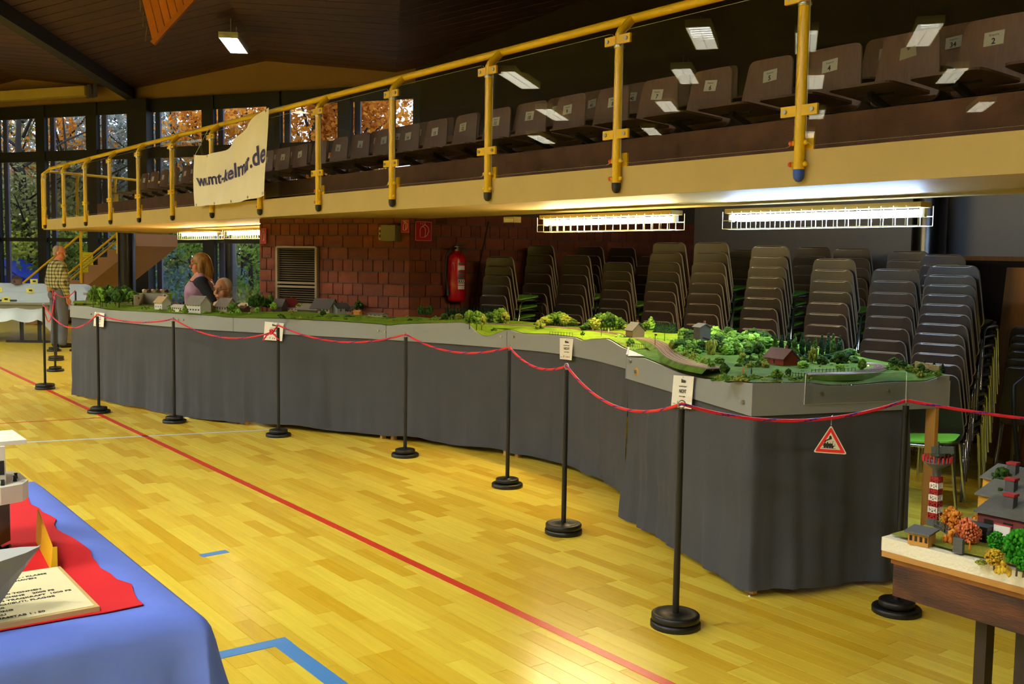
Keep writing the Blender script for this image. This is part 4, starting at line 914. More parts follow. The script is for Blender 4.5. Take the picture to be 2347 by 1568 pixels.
def inB(px, yb):
    p = G(px, yb, 1.07); return p
for i in range(30): px = rt_.uniform(1690, 1760); yb = rt_.uniform(825, 850); mtree(px, yb, yb-rt_.uniform(14, 24), rt_.choice(('round', 'bush')), rt_.choice(('dark', 'mid', 'olive')), rt_.uniform(16, 24))
for i in range(26): px = rt_.uniform(1830, 1960); yb = rt_.uniform(836, 856); mtree(px, yb, yb-rt_.uniform(6, 14), 'bush', rt_.choice(('dark', 'mid', 'olive')), rt_.uniform(16, 26))
for i in range(95): px = rt_.uniform(1560, 1765); yb = 792+rt_.uniform(-14, 26)*(1 if px < 1740 else .6); mtree(px, yb, yb-rt_.uniform(20, 36), rt_.choice(('round', 'round', 'bush')), rt_.choice(('dark', 'dark', 'mid', 'mid', 'light')), rt_.uniform(28, 46))
for i in range(40): px = rt_.uniform(1775, 1960); yb = rt_.uniform(818, 838); mtree(px, yb, yb-rt_.uniform(14, 26), rt_.choice(('round', 'bush')), rt_.choice(('dark', 'conifer', 'mid')), rt_.uniform(20, 34))
for i in range(24): px = 1640+i*9.3; yb = 871+rt_.uniform(-5, 1); mtree(px, yb, yb-rt_.uniform(9, 20), 'bush', rt_.choice(('olive', 'mid', 'mid', 'light')), rt_.uniform(18, 30))
for i in range(16): px = rt_.uniform(1560, 1640); yb = 812+(px-1560)*.45+rt_.uniform(-4, 6); mtree(px, yb, yb-rt_.uniform(12, 24), 'bush', rt_.choice(('light', 'mid', 'olive')), rt_.uniform(18, 28))
for i in range(14): px = rt_.uniform(2030, 2150); yb = 848+(px-2030)*.12+rt_.uniform(-4, 4); mtree(px, yb, yb-rt_.uniform(10, 26), rt_.choice(('round', 'bush')), rt_.choice(('dark', 'mid', 'olive')), rt_.uniform(16, 28))
for i in range(30): px = rt_.uniform(640, 1050); yb = 727+(px-640)*.016+rt_.uniform(-4, 3); mtree(px, yb, yb-rt_.uniform(4, 8), 'bush', rt_.choice(('olive', 'mid', 'dark')), rt_.uniform(10, 18))
for i in range(24): px = rt_.uniform(330, 630); yb = 709+(px-330)*.03+rt_.uniform(-3, 4); mtree(px, yb, yb-rt_.uniform(4, 9), 'bush', rt_.choice(('olive', 'mid', 'light')), rt_.uniform(8, 16))
# ------------------------------------------------------------------ model houses, track, retaining wall
def house(px, yb, w, d, h, rh, rot, wallc, roofc, wins=(3, 1), name='model_house', z=1.055, over=.06):
    p = G(px, yb, z); t, o = tB_pick(p, px); e = bpy.data.objects.new(name, None); COL.objects.link(e); e.parent = t; e.location = p-o; e.rotation_euler = (0, 0, rot)
    MB().prism([(-d/2, 0), (d/2, 0), (d/2, h), (0, h+rh), (-d/2, h)], (-w/2, 0, -.01), (0, 1, 0), (0, 0, 1), (1, 0, 0), w).build('wall_block', mat('house_'+wallc, wallc, .8), e)
    ov = d*over+.004; mr_ = mat('roof_'+roofc, roofc, .8, var=.2, vscale=60)
    for s in (-1, 1):
        a = Vector((0, s*(d/2+ov), h-ov*rh/(d/2)-.008)); b = Vector((0, 0, h+rh-.008)); mb = MB()
        q = [a+Vector((-w/2-ov, 0, 0)), a+Vector((w/2+ov, 0, 0)), b+Vector((w/2+ov, 0, 0)), b+Vector((-w/2-ov, 0, 0))]
        mb.add(q+[v+Vector((0, 0, .006)) for v in q], [(0, 1, 2, 3), (7, 6, 5, 4), (0, 4, 5, 1), (1, 5, 6, 2), (2, 6, 7, 3), (3, 7, 4, 0)]).build('roof_side', mr_, e)
    MB().box((w*.2, d*.08, h+rh*.95), (.012, .012, .03)).build('chimney', mat('chimney_brick', '#6a4030', .9), e)
    nx, nz = wins
    for i in range(nx):
        for j in range(nz):
            x = -w/2+w*(i+.7)/(nx+.4); zz = h*(j+.55)/nz
            for s in (-1, 1): MB().box((x, s*d/2, zz), (w*.09, .003, h*.26/nz*1.2)).build('window', mat('house_window', '#23211e', .3), e)
    return e
rA = math.radians(18); rB_ = math.radians(28)
house(373, 707, .13, .11, .075, .055, rA, '#d8d4c8', '#b89a6a', (3, 2)); house(412, 713, .17, .07, .05, .02, rA, '#d8d6cc', '#c9c4b4', (5, 1)); house(455, 715, .20, .14, .09, .075, rA+.1, '#c9c8c0', '#7b7468', (5, 2))
house(478, 714, .12, .1, .04, .03, rA, '#b5a470', '#8a8050', (2, 1)); house(519, 715, .17, .13, .07, .075, rA, '#a79a80', '#77685a', (4, 1)); house(570, 713, .20, .16, .05, .035, rA, '#c9b088', '#d8bc90', (0, 0)); house(560, 716, .09, .07, .05, .02, rA, '#4a2c1c', '#5a3a28', (2, 1))
house(642, 713, .12, .1, .06, .07, rB_, '#5a5048', '#4a443e', (2, 1)); house(663, 712, .14, .11, .06, .075, rB_+1.2, '#e6e2d8', '#6e1c14', (3, 2)); house(712, 718, .24, .12, .05, .05, rB_, '#4a3c30', '#7c725c', (0, 0)); house(745, 719, .22, .16, .07, .085, rB_, '#9a8a6a', '#4b443e', (5, 1)); house(779, 720, .14, .12, .075, .04, rB_+1.2, '#8e9288', '#3c3e38', (2, 1)); house(800, 720, .12, .08, .05, .025, rB_, '#c08878', '#3c3e38', (4, 1)); house(820, 722, .07, .05, .04, .01, rB_, '#c8812c', '#c8812c', (0, 0))
house(866, 726, .16, .1, .03, .012, rB_, '#a09878', '#6a6458', (3, 1)); house(1455, 778, .10, .10, .08, .05, -.2, '#8a6a40', '#4a4a48', (3, 2)); house(1790, 842, .15, .10, .065, .045, -.18, '#7a2416', '#5b3a34', (1, 1), 'model_shed'); house(1608, 803, .08, .08, .16, .02, -.25, '#4a4438', '#484640', (1, 3), 'model_coal_tower')
p = G(1612, 775, 1.17); q = G(1690, 800, 1.10); MB().bar(p-oB, q-oB, .012, .01).build('conveyor', M_blk, tB)
def track(pxs, mod, lanes, z=1.062, w=.05, name='track_bed'):
    t, o = mod; pts = [G(x, y, z) for x, y in pxs]; sm = []
    for i in range(len(pts)-1):
        p0, p1, p2, p3 = pts[max(i-1, 0)], pts[i], pts[i+1], pts[min(i+2, len(pts)-1)]
        for k in range(6):
            u = k/6; sm.append(.5*((2*p1)+(p2-p0)*u+(2*p0-5*p1+4*p2-p3)*u*u+(3*p1-p0-3*p2+p3)*u**3))
    sm.append(pts[-1]); nn = normals(sm); mb = MB(); W = w*lanes/2
    vs = []
    for p, k in zip(sm, nn): vs += [p-k*(W+.03)-o-Vector((0, 0, .02)), p-k*W-o+Vector((0, 0, .006)), p+k*W-o+Vector((0, 0, .006)), p+k*(W+.03)-o-Vector((0, 0, .02))]
    for j in (0, 1, 2): mb.cur = 0 if j == 1 else 1; mb.add(vs, [(i*4+j, i*4+j+1, (i+1)*4+j+1, (i+1)*4+j) for i in range(len(sm)-1)])
    mb.build(name, [mat('ballast', '#6a4630', .95, var=.35, vscale=140, bump=.4, bscale=300), M_turf2 if mod is mods[4] else M_turf], t)
    for l in range(lanes):
        off = (l-(lanes-1)/2)*w
        for g in (-.0085, .0085): MB().tube([p+k*(off+g)-o+Vector((0, 0, .0105)) for p, k in zip(sm, nn)], .0012, 4).build('rail', mat('model_rail', '#94826f', .4, .4), t)
track([(1000, 729), (1100, 742), (1200, 748), (1290, 753), (1360, 760), (1420, 768), (1462, 777)], mods[3], 2)
track([(1462, 777), (1500, 785), (1524, 800), (1535, 812), (1556, 826), (1590, 838), (1640, 848)], mods[4], 4, 1.071, .027)
track([(1850, 860), (1925, 860), (1980, 856), (2012, 849), (2020, 843), (2005, 838), (1975, 835)], mods[4], 3, 1.071, .026)
track([(170, 691), (220, 692), (300, 697), (380, 706)], mods[0], 1, 1.05)
p = G(1475, 819, 1.085); MB().add([Vector((B0.x, B0.y, ztop(B0, TB)+.003))-oB, bq(.14, .02)-oB+Vector((0, 0, .004)), Vector((j0.x, j0.y, ZA[-1]+.002))-oB], [(0, 1, 2)]).build('white_joint_plate', mat('pale_plate', '#b9b8ae', .6), tB)
# retaining wall and trains on the far left module
t0, o0 = mods[0]
def w3(px, py, z): return G(px, py, z)-o0
a, b, c_ = w3(322, 705, 1.05), w3(330, 699, 1.05), w3(380, 699, 1.05)
for u, v in ((w3(308, 702, 1.05), w3(328, 696, 1.05)), (w3(328, 696, 1.05), w3(374, 697, 1.05)), (w3(374, 697, 1.05), w3(386, 702, 1.05))):
    MB().bar(u+Vector((0, 0, .055)), v+Vector((0, 0, .055)), .015, .13).build('retaining_wall', mat('concrete_model', '#9a917e', .9, var=.1, vscale=12), t0)
u, v = w3(300, 690, 1.05), w3(384, 690, 1.05); MB().bar(u+Vector((0, .05, .045)), v+Vector((0, .05, .045)), .16, .10).build('embankment', M_turf, t0)
for i in range(6):
    q = u.lerp(v, .28+i*.12)+Vector((0, .04, .125)); MB().cyl(q-Vector((.035, 0, 0)), q+Vector((.035, 0, 0)), .02, 10).box(q-Vector((0, 0, .018)), (.075, .03, .01)).build('tank_wagon', mat('wagon_%d' % (i % 2), ('#c9b088', '#5a2c20')[i % 2], .6), t0)
e = bpy.data.objects.new('diesel_engine', None); COL.objects.link(e); e.parent = t0; e.location = w3(269, 676, 1.10); e.rotation_euler = (0, 0, .5)
MB().box((0, 0, .03), (.16, .05, .06)).box((0, 0, .065), (.19, .065, .012)).build('engine_body', mat('engine_brown', '#3a2418', .6), e)
for k in (-1, 1): MB().ball((k*.02, -.027, .035), .006, 8, 5).build('headlight', emitmat('engine_light', (1, .7, .2), 8), e)
for px in (225, 245, 200): q = w3(px, 676, 1.06); MB().box(q+Vector((0, 0, .012)), (.16, .06, .03)).build('roofed_platform', mat('slate_roof', '#6b6a66', .8), t0)
# small figures, signals and fences
for px, py, c in ((1703, 856, '#d86a1c'), (1722, 858, '#203040'), (1395, 763, '#d8d4c8')):
    p = G(px, py, 1.072); t, o = tB_pick(p, px); MB().lathe([(.003, 0), (.004, .012), (.0045, .02), (.002, .024), (.003, .028), (.0, .032)], p-o, 8).build('model_figure', mat('figure_'+c[1:], c, .8), t)
for px, py, hh in ((1378, 770, .11), (1523, 782, .09), (1501, 795, .08)):
    p = G(px, py, 1.07); t, o = tB_pick(p, px); MB().cyl(p-o, p-o+Vector((0, 0, hh)), .002, 6).box(p-o+Vector((.006, 0, hh)), (.02, .004, .01)).build('model_signal', M_blk, t)
def fence(pa, pb, n, z=1.075):
    A_, B_ = G(*pa, z), G(*pb, z); t, o = tB_pick(A_, pa[0]); mb = MB()
    for i in range(n+1): q = A_.lerp(B_, i/n)-o; mb.cyl(q-Vector((0, 0, .01)), q+Vector((0, 0, .022)), .0015, 5)
    mb.cyl(A_-o+Vector((0, 0, .017)), B_-o+Vector((0, 0, .017)), .001, 5).build('model_fence', M_blk, t)
fence((1438, 792), (1478, 796), 10); fence((1260, 766), (1312, 769), 8); fence((1860, 856), (1960, 852), 12); fence((1810, 862), (1850, 866), 6)
# stone wall at the right end
for i in range(10):
    p = G(2100+i*5.6, 842+i*1.2, 1.075)-oB
    for j in range(3): MB().box(p+Vector((0, 0, .006+j*.011)), (.013, .012, .0095), .3*(i % 3)).build('stone', mat('model_stone', '#9c8a5c', .9, rnd=.2), tB)
tag(MB().ball(Vector((0, 0, 0)), .004, 8, 5).build('signal_lamp', emitmat('engine_light', (1, .7, .2), 8), tB)); bpy.data.objects['signal_lamp'].location = G(1990, 838, 1.085)-oB
# ------------------------------------------------------------------ things on the brick walls
RW = Vector((-9.05, 0, 0))
def rw(px, py, out=.0): p = GV(px, py, RW, 0, 1); return Vector((p.x+out, p.y, p.z))
def lwp(px, py, out=.0): p = GV(px, py, BC+BN*.012, BD.x, BD.y); return p+BN*out
ex_ = rw(1033, 690, .11); ext = thing('fire_extinguisher', 'red fire extinguisher with white label hanging on the brick wall', 'extinguisher', ex_)
M_fred = mat('extinguisher_red', '#c00c1c', .25, coat=.4)
MB().lathe([(.07, 0), (.088, .008), (.094, .03), (.094, .44), (.085, .475), (.05, .50), (.028, .512), (.026, .53)], n=24).build('cylinder', M_fred, ext)
MB().lathe([(.024, .53), (.024, .56), (.03, .562), (.03, .58), (.015, .585)], n=12).build('valve', M_steel, ext)
MB().bar((.0, -.02, .585), (.03, .10, .60), .025, .012).bar((0, -.02, .565), (.02, .09, .555), .02, .01).build('handle', M_pole, ext)
MB().tube([(.02, -.03, .555), (.03, -.10, .55), (.02, -.145, .48), (.0, -.14, .30), (.0, -.12, .16), (0, -.11, .10)], .012, 8).build('hose', M_pole, ext)
MB().lathe([(.02, 0), (.016, .05), (.012, .1)], (0, -.11, .06), 10).build('nozzle', M_pole, ext)
MB().bar((-.1, 0, .40), (-.02, 0, .40), .06, .02).build('wall_hook', M_blk, ext)
def wrap(z0, z1, a0, a1, m, name):
    mb = MB(); n = 8; r = .0950; vs = [(r*math.cos(a0+(a1-a0)*i/n), r*math.sin(a0+(a1-a0)*i/n), z) for z in (z0, z1) for i in range(n+1)]
    mb.add(vs, [(i, i+1, n+2+i, n+1+i) for i in range(n)], True).build(name, m, ext)
va = math.atan2(CAMP.y-ex_.y, CAMP.x-ex_.x)
for z0, z1, c in ((.385, .405, 'd'), (.33, .375, 'w'), (.30, .322, 'd'), (.268, .29, 'd'), (.235, .258, 'd'), (.20, .23, 'w'), (.175, .192, 'w'), (.13, .168, 'w')): wrap(z0, z1, va+.15, va+1.0, M_white if c == 'w' else mat('label_grey', '#4a4648', .5), 'label_band')
for i in range(3): wrap(.206, .224, va+.22+i*.24, va+.36+i*.24, M_ink, 'label_pictogram')
# signs
M_signred = mat('fire_sign_red', '#b80c22', .35)
def fire_sign(o, exv, w, h, label):
    t = thing('fire_sign', label, 'sign', o); ey = Vector((0, 0, 1)); en = exv.cross(ey); en = en if en.dot(CAMP-o) > 0 else -en
    MB().prism([(-w/2, -h/2), (w/2, -h/2), (w/2, h/2), (-w/2+.03, h/2), (-w/2, h/2-.03)], -en*.001, exv, ey, en, .003).build('plate', M_signred, t)
    M_sw = mat('sign_white', '#d8cfc0', .5); P_ = lambda x, y: exv*(x*w)+ey*(y*h)+en*.004
    MB().tube([P_(-.46, -.46), P_(.46, -.46), P_(.46, .46), P_(-.46, .46)], .0022, 4, closed=True).build('border_line', M_sw, t)
    MB().tube([P_(-.2, -.3), P_(.08, -.3), P_(.12, .1), P_(.02, .22), P_(-.12, .22), P_(-.2, .08)], .0035, 5, closed=True).build('pictogram_bottle', M_sw, t)
    MB().tube([P_(-.06, .26), P_(.1, .32), P_(.28, .18), P_(.3, -.02), P_(.2, -.2), P_(.05, -.3)], .0035, 5).build('pictogram_hose', M_sw, t)
    for k in range(3): MB().tube([P_(-.14+.1*k, .33), P_(-.18+.14*k, .42)], .0025, 4).build('pictogram_flame', M_sw, t)
fire_sign(rw(968, 530, .02), Vector((0, 1, 0)), .205, .205, 'bright red fire extinguisher sign on the lit brick wall at the corner')
fire_sign(lwp(930, 519, .012), -BD, .10, .13, 'dark red fire extinguisher sign on the shaded brick wall at the corner')
fire_sign(lwp(605, 541, .012), -BD, .09, .17, 'dark red fire extinguisher sign at the left end of the brick wall')
jb = thing('junction_box', 'dull beige electrical box mounted high on the brick wall', 'box', lwp(903, 535, .06)); ang = math.atan2(BD.y, BD.x)
MB().box((0, 0, 0), (.17, .12, .16), ang).build('casing', mat('dull_beige', '#7b6f4e', .6), jb)
MB().bar(BD*.12-BN*.02+Vector((0, 0, -.07)), BD*.12-BN*.02+Vector((0, 0, .06)), .05, .05, up=BN).build('socket_strip', M_beige, jb)
for z in (-.03, .02): MB().cyl(BD*.12+BN*.006+Vector((0, 0, z)), BD*.12+BN*.012+Vector((0, 0, z)), .016, 10).build('socket', M_pole, jb)
el_ = thing('emergency_light', 'small cream emergency light box under the soffit edge', 'lamp', Vector((-7.53, 5.60, 1.985)))
MB().box((0, 0, 0), (.16, .08, .05)).build('casing', M_beige, el_); MB().box((0, -.042, -.005), (.13, .006, .03)).build('lens', mat('frosted_lens', '#cfc8b0', .3), el_)
tag(MB().tube([rw(1117, 508, .03), rw(1096, 610, .02), rw(1082, 720, .02)], .006, 6).build('cable', M_pole), 'thin black cable hanging down the brick wall beside the extinguisher', 'cable')

# ------------------------------------------------------------------ stacked chairs
M_cback = mat('walnut_plywood', '#281b13', .38, var=.35, vscale=5, stretch=(10, 10, .8), rnd=.25, coat=.15)
M_cedge_lit = mat('walnut_edge_lit', '#86765c', .3, coat=.5)  # pale ply edge, colour lightened further to imitate tube light on the bevel
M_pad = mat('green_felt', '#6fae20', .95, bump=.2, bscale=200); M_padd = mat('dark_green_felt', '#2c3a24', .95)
cb_ = shell(.43, .36, .45, .06, .013, -.14, -.02, .0055)
for i, v in enumerate(cb_.v): pass
me_cb = cb_.data('backrest', [M_cback, M_cedge_lit])
me_cs = MB().prism(rounded(.42, .41, .40, .06), (0, -.18, .425), (1, 0, 0), (0, 1, .09), (0, 0, 1), .011).data('seat', M_cback)
me_cp = MB().prism(rounded(.38, .37, .36, .06), (0, -.16, .4385), (1, 0, 0), (0, 1, .09), (0, 0, 1), .012).data('seat_pad', M_pad)
me_cpd = me_cp.copy(); me_cpd.materials.clear(); me_cpd.materials.append(M_padd)
def legloop(s):
    x = .205*s; return MB().tube([(x*1.08, .24, 0), (x, .195, .40), (x, .175, .432), (x, .14, .44), (x, -.10, .435), (x, -.15, .42), (x, -.17, .39), (x*1.08, -.24, 0)], .0105, 8).data('leg_loop', M_chrome)
me_l0, me_l1 = legloop(-1), legloop(1)
me_cr = MB().tube([(-.2, .12, .43), (.2, .12, .43)], .008, 6).tube([(-.2, -.12, .43), (.2, -.12, .43)], .008, 6).data('cross_bars', M_chrome)
me_bb = MB().bar((-.12, -.155, .42), (-.14, -.205, .62), .02, .006).bar((.12, -.155, .42), (.14, -.205, .62), .02, .006).data('back_bracket', M_chrome)
def chair(p, rz, label, grp, dark=False, tilt=0.0):
    t = thing('stacking_chair', label, 'chair', p, rz, grp)
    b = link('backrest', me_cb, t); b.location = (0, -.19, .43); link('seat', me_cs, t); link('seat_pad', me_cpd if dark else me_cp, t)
    link('leg_loop', me_l0, t); link('leg_loop', me_l1, t); link('cross_bars', me_cr, t); link('back_bracket', me_bb, t); return t
def stack(px, dist, n, ytop, desc, rdeg=40, dark=False, dz=.078, dy=.022):
    base = GD(px, 700, dist); base.z = 0; head = math.radians(53.27+90-rdeg)-math.pi/2; f = Vector((-math.sin(head), math.cos(head), 0))
    ztarget = EYE+(600-ytop)/FPX*dist; dz = max(.06, min(.10, (ztarget-.885)/(n-1)))
    for k in range(n):
        j = n-1-k; wh = 'topmost' if k == n-1 else ('lowest' if k == 0 else f'{ORD[j]} from the top')
        r_ = random.uniform(-.03, .03)
        chair(base+f*(dy*(k-n+1))+Vector((random.uniform(-.006, .006), random.uniform(-.006, .006), k*dz)), head+r_, f'dark wooden chair, {wh} in the {desc}', 'chairs in '+desc, dark)
stack(1180, 10.6, 9, 594, 'black stack nearest the fire extinguisher')
stack(1272, 11.0, 10, 567, 'second front stack from the left')
stack(1352, 10.7, 9, 581, 'front stack below the warm lamp')
stack(1448, 10.5, 9, 603, 'lowest stack, right of the warm lamp')
stack(1558, 10.0, 11, 557, 'tall stack with brightest brown top')
stack(1658, 9.6, 11, 555, 'stack left below the bluish lamp')
stack(1788, 9.2, 11, 561, 'stack below the bluish lamp\'s middle')
stack(1936, 8.5, 10, 587, 'bluish-lit stack showing chrome legs')
stack(2072, 8.1, 9, 608, 'front stack before the glossy column')
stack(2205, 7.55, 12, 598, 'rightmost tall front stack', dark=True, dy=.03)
for i, (px, d_, n, yt, de) in enumerate(((1378, 11.5, 10, 567, 'rear stack left behind the lowest one'), (1452, 11.9, 10, 568, 'rear stack right behind the lowest one'), (1518, 11.2, 9, 572, 'rear stack left of the brightest'), (1730, 10.6, 10, 570, 'rear stack left below the bluish lamp'), (1880, 10.2, 11, 562, 'rear stack below the bluish lamp\'s middle'), (1972, 9.6, 11, 564, 'rear stack right below the bluish lamp'), (2098, 9.2, 12, 568, 'rear stack before the glossy column'), (2178, 8.8, 11, 574, 'rear stack right of the column'))):
    stack(px, d_, n, yt, de)
chair(GD(2118, 1085, 7.0)*Vector((1, 1, 0)), math.radians(53.27+90-120)-math.pi/2, 'single dark chair with green seat behind the wooden leg of the layout', 'loose chairs')
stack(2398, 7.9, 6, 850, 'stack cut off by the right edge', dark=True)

# leaning boards, cupboard and hand truck at the right edge
M_strip = mat('varnished_strip', '#9a6534', .45, var=.2, vscale=6, stretch=(6, 6, .4))
lb = GD(2330, 900, 8.6); lb.z = 0; fold = thing('leaning_boards', 'bundle of upright wooden boards leaning at the right edge', 'boards', lb)
for i in range(5):
    o = RT*(.055*i-.10)+FW*.02*i; o.z = 0; MB().bar(o+Vector((0, 0, 0)), o+RT*.10+Vector((0, 0, 1.62)), .04, .5, up=FW).build('board', M_strip, fold)
cu_ = GD(2262, 800, 9.3); cu_.z = 0; cup = thing('table_panel', 'dark brown wooden table panel standing behind the rightmost chairs', 'panel', cu_)
MB().bar(-RT*.45*Vector((1, 1, 0))+Vector((0, 0, .85)), RT*.42*Vector((1, 1, 0))+Vector((0, 0, .85)), .04, 1.66).build('panel', mat('dark_veneer', '#2c1d12', .5, var=.3, vscale=3, stretch=(8, 8, 1)), cup)
MB().bar(-RT*.45*Vector((1, 1, 0))+Vector((0, 0, 1.70)), RT*.42*Vector((1, 1, 0))+Vector((0, 0, 1.70)), .06, .04).build('edge_strip', M_strip, cup)
ht0 = G(2330, 1128); ht = thing('hand_truck', 'black hand truck with a wheel at the right edge', 'trolley', ht0)
rx = Vector((RT.x, RT.y, 0)).normalized(); fx = Vector((FW.x, FW.y, 0)).normalized()
MB().tube([Vector((0, 0, .08))+rx*.02, rx*-.05+Vector((0, 0, .55)), rx*-.06+Vector((0, 0, .78)), rx*.0+Vector((0, 0, .84)), rx*.3+Vector((0, 0, .86))], .016, 10).build('frame_tube', M_pole, ht)
MB().tube([fx*.0+rx*.08+Vector((0, 0, .1)), rx*-.06+Vector((0, 0, .02)), rx*-.22-fx*.04+Vector((0, 0, .012))], .012, 8).build('foot_bar', M_blk, ht)
wh_ = MB().tube([rx*.06+(fx*math.cos(a*math.pi/8)+Vector((0, 0, 1))*math.sin(a*math.pi/8))*.075+Vector((0, 0, .10)) for a in range(16)], .025, 8, closed=True); wh_.build('tyre', M_black, ht); MB().cyl(rx*.03+Vector((0, 0, .1)), rx*.09+Vector((0, 0, .1)), .05, 14).build('hub', M_steel, ht)

# ------------------------------------------------------------------ table in the left foreground
TZ = .75
ltb = thing('trestle_table', 'table at the lower left completely covered by cloths', 'table', (-3.3, 0, 0))
MB().box((0, 0, TZ-.03), (1.66, 1.66, .03)).build('tabletop', M_strip, ltb)
for x in (-.78, .78):
    for y in (-.75, .75): MB().box((x, y, (TZ-.045)/2), (.05, .05, TZ-.045)).build('leg', M_blk, ltb)
M_bluec = mat('blue_cloth', '#6680e0', .8, var=.12, vscale=4, bump=.5, bscale=9)
U0_, U1_, V0_, V1_ = -4.22, -2.46, -.88, .86
def drape(u, v):      # u, v over the cloth; beyond the table it hangs
    x = min(max(u, U0_), U1_); y = min(max(v, V0_), V1_); dx, dy = u-x, v-y; dd = math.hypot(dx, dy)
    if dd < 1e-6: return Vector((x, y, TZ+.004-.006*max(0, (y-.78)/.08)))
    s = min(1, dd/.05); bx = dx/dd; by = dy/dd; hang = max(0, dd-.03); fl = .03+.055*min(1, hang*1.6)*(1+.6*math.sin(u*9+v*13))+(.08 if dx > 0 and dy > 0 else 0)*min(1, hang*3)
    return Vector((x+bx*fl*s, y+by*fl*s, TZ-.012-hang*.985))
us = [U0_-.2, U0_-.1, U0_-.05]+[U0_+(U1_-U0_)*i/24 for i in range(25)]+[U1_+d for d in (.02, .04, .06, .1, .15, .2, .26, .32, .4, .5, .6, .7)]
vs_ = [V0_-.1, V0_-.05]+[V0_+(V1_-V0_)*i/24 for i in range(25)]+[V1_+d for d in (.02, .04, .06, .1, .16, .24, .32, .4)]
n1, n2 = len(us), len(vs_)
cl_ = MB().add([drape(u, v)-Vector((-3.3, 0, 0)) for u in us for v in vs_], [(i*n2+j, (i+1)*n2+j, (i+1)*n2+j+1, i*n2+j+1) for i in range(n1-1) for j in range(n2-1)], True).build('tablecloth', M_bluec)
cl_.location = (-3.3, 0, 0); tag(cl_, 'blue tablecloth draped over the table at the lower left', 'tablecloth')
rr1 = random.Random(8); edge = [(-2.545, -.80)]+[(-2.545+rr1.uniform(-.006, .006), -.8+1.56*i/20) for i in range(21)]+[(-2.55, .765)]+[(-2.6-1.5*i/24, .77+.02*math.sin(i*.9)*.5+rr1.uniform(-.008, .008)) for i in range(25)]+[(-4.15, -.8)]
tag(MB().slab(edge, TZ+.007, TZ+.0095).build('red_cloth', mat('red_cloth', '#d8101c', .85, var=.08, vscale=5)), 'bright red cloth laid over the blue tablecloth', 'cloth')
# text board
bd = thing('text_board', 'pale wooden board with typed lines lying on the red cloth', 'board', (-2.76, .40, TZ+.0095))
M_bcream = mat('board_cream', '#e6dcae', .6, var=.04); 
MB().slab([(-.205, -.26), (.205, -.26), (.205, .262), (-.19, .262)], 0, .012).build('base_board', mat('board_wood', '#c8a868', .6), bd); MB().slab([(-.195, -.255), (.195, -.255), (.195, .252), (-.182, .252)], .012, .0135).build('paper', M_bcream, bd)
lines = [('W E S E L', .030), ('BOOT DER KABEL - KLASSE', .020), ('BAUJAHR  WERFT BREMERHAVEN', .020), ('LAENGE      46,6 M', .020), ('BREITE       8,5 M', .020), ('TIEFGANG     2,8 M', .020), ('VERDRAENGUNG 160 TONNEN', .020), ('MASCHINE    2000 PS', .020), ('TONNEN TRAGKRAFT  1000 PS', .020), ('EINSATZ VOR DSCHIBUTI, FLAGGE', .020), ('NEUBAU 1 : 50', .020), ('MODELL AUS MESSING', .020), ('EIGENBAU', .020), ('MASSTAB 1 : 50', .020)]
for i, (tx, s_) in enumerate(lines):
    o_ = lettering('lettering', tx, s_*.8, (-.155+i*.0255, (.115, .215, .185, .10, .11, .105, .175, .20, .235, .19, .07, .085, .065, .145)[i], .0143), (0, 1, 0), (-1, 0, 0), mat('faded_ink', '#2c2a22', .8), bd, .0004, 'RIGHT', .0002)
# yellow tent card
p = G(130, 1303, TZ+.01); p2 = G(88, 1275, TZ+.01); yc = thing('tent_card', 'yellow and orange tent card standing on the red cloth', 'card', p); dv = (p2-p); h_ = Vector((0, 0, 1))
M_card = mat('orange_card', '#e08a1c', .6, col2='#e8b030', vscale=12); p2 = G(97, 1240, TZ+.01); dvn = (p2-p); L_ = dvn.length; dvn.normalize(); side = Vector((dvn.y, -dvn.x, 0)).normalized()*.6; side = side if side.x < 0 else -side
MB().add([Vector((0, 0, 0)), dvn*L_, dvn*L_+Vector((0, 0, .10))+side*.015, Vector((0, 0, .065))+side*.015, Vector((0, 0, 0))+side*.003, dvn*L_+side*.003, dvn*L_+Vector((0, 0, .10))+side*.018, Vector((0, 0, .065))+side*.018], [(0, 1, 2, 3), (7, 6, 5, 4), (0, 3, 7, 4), (1, 5, 6, 2), (2, 6, 7, 3), (0, 4, 5, 1)]).build('card_face', M_card, yc)
MB().add([side*.03+Vector((.012, 0, 0)), side*.03+dvn*L_, side*.02+dvn*L_+Vector((0, 0, .1)), side*.02+Vector((.012, 0, .065)), Vector((.012, 0, 0)), Vector((.012, 0, .065))], [(0, 1, 2, 3), (0, 3, 5, 4)]).build('card_back', mat('yellow_card', '#e8bc14', .6), yc)
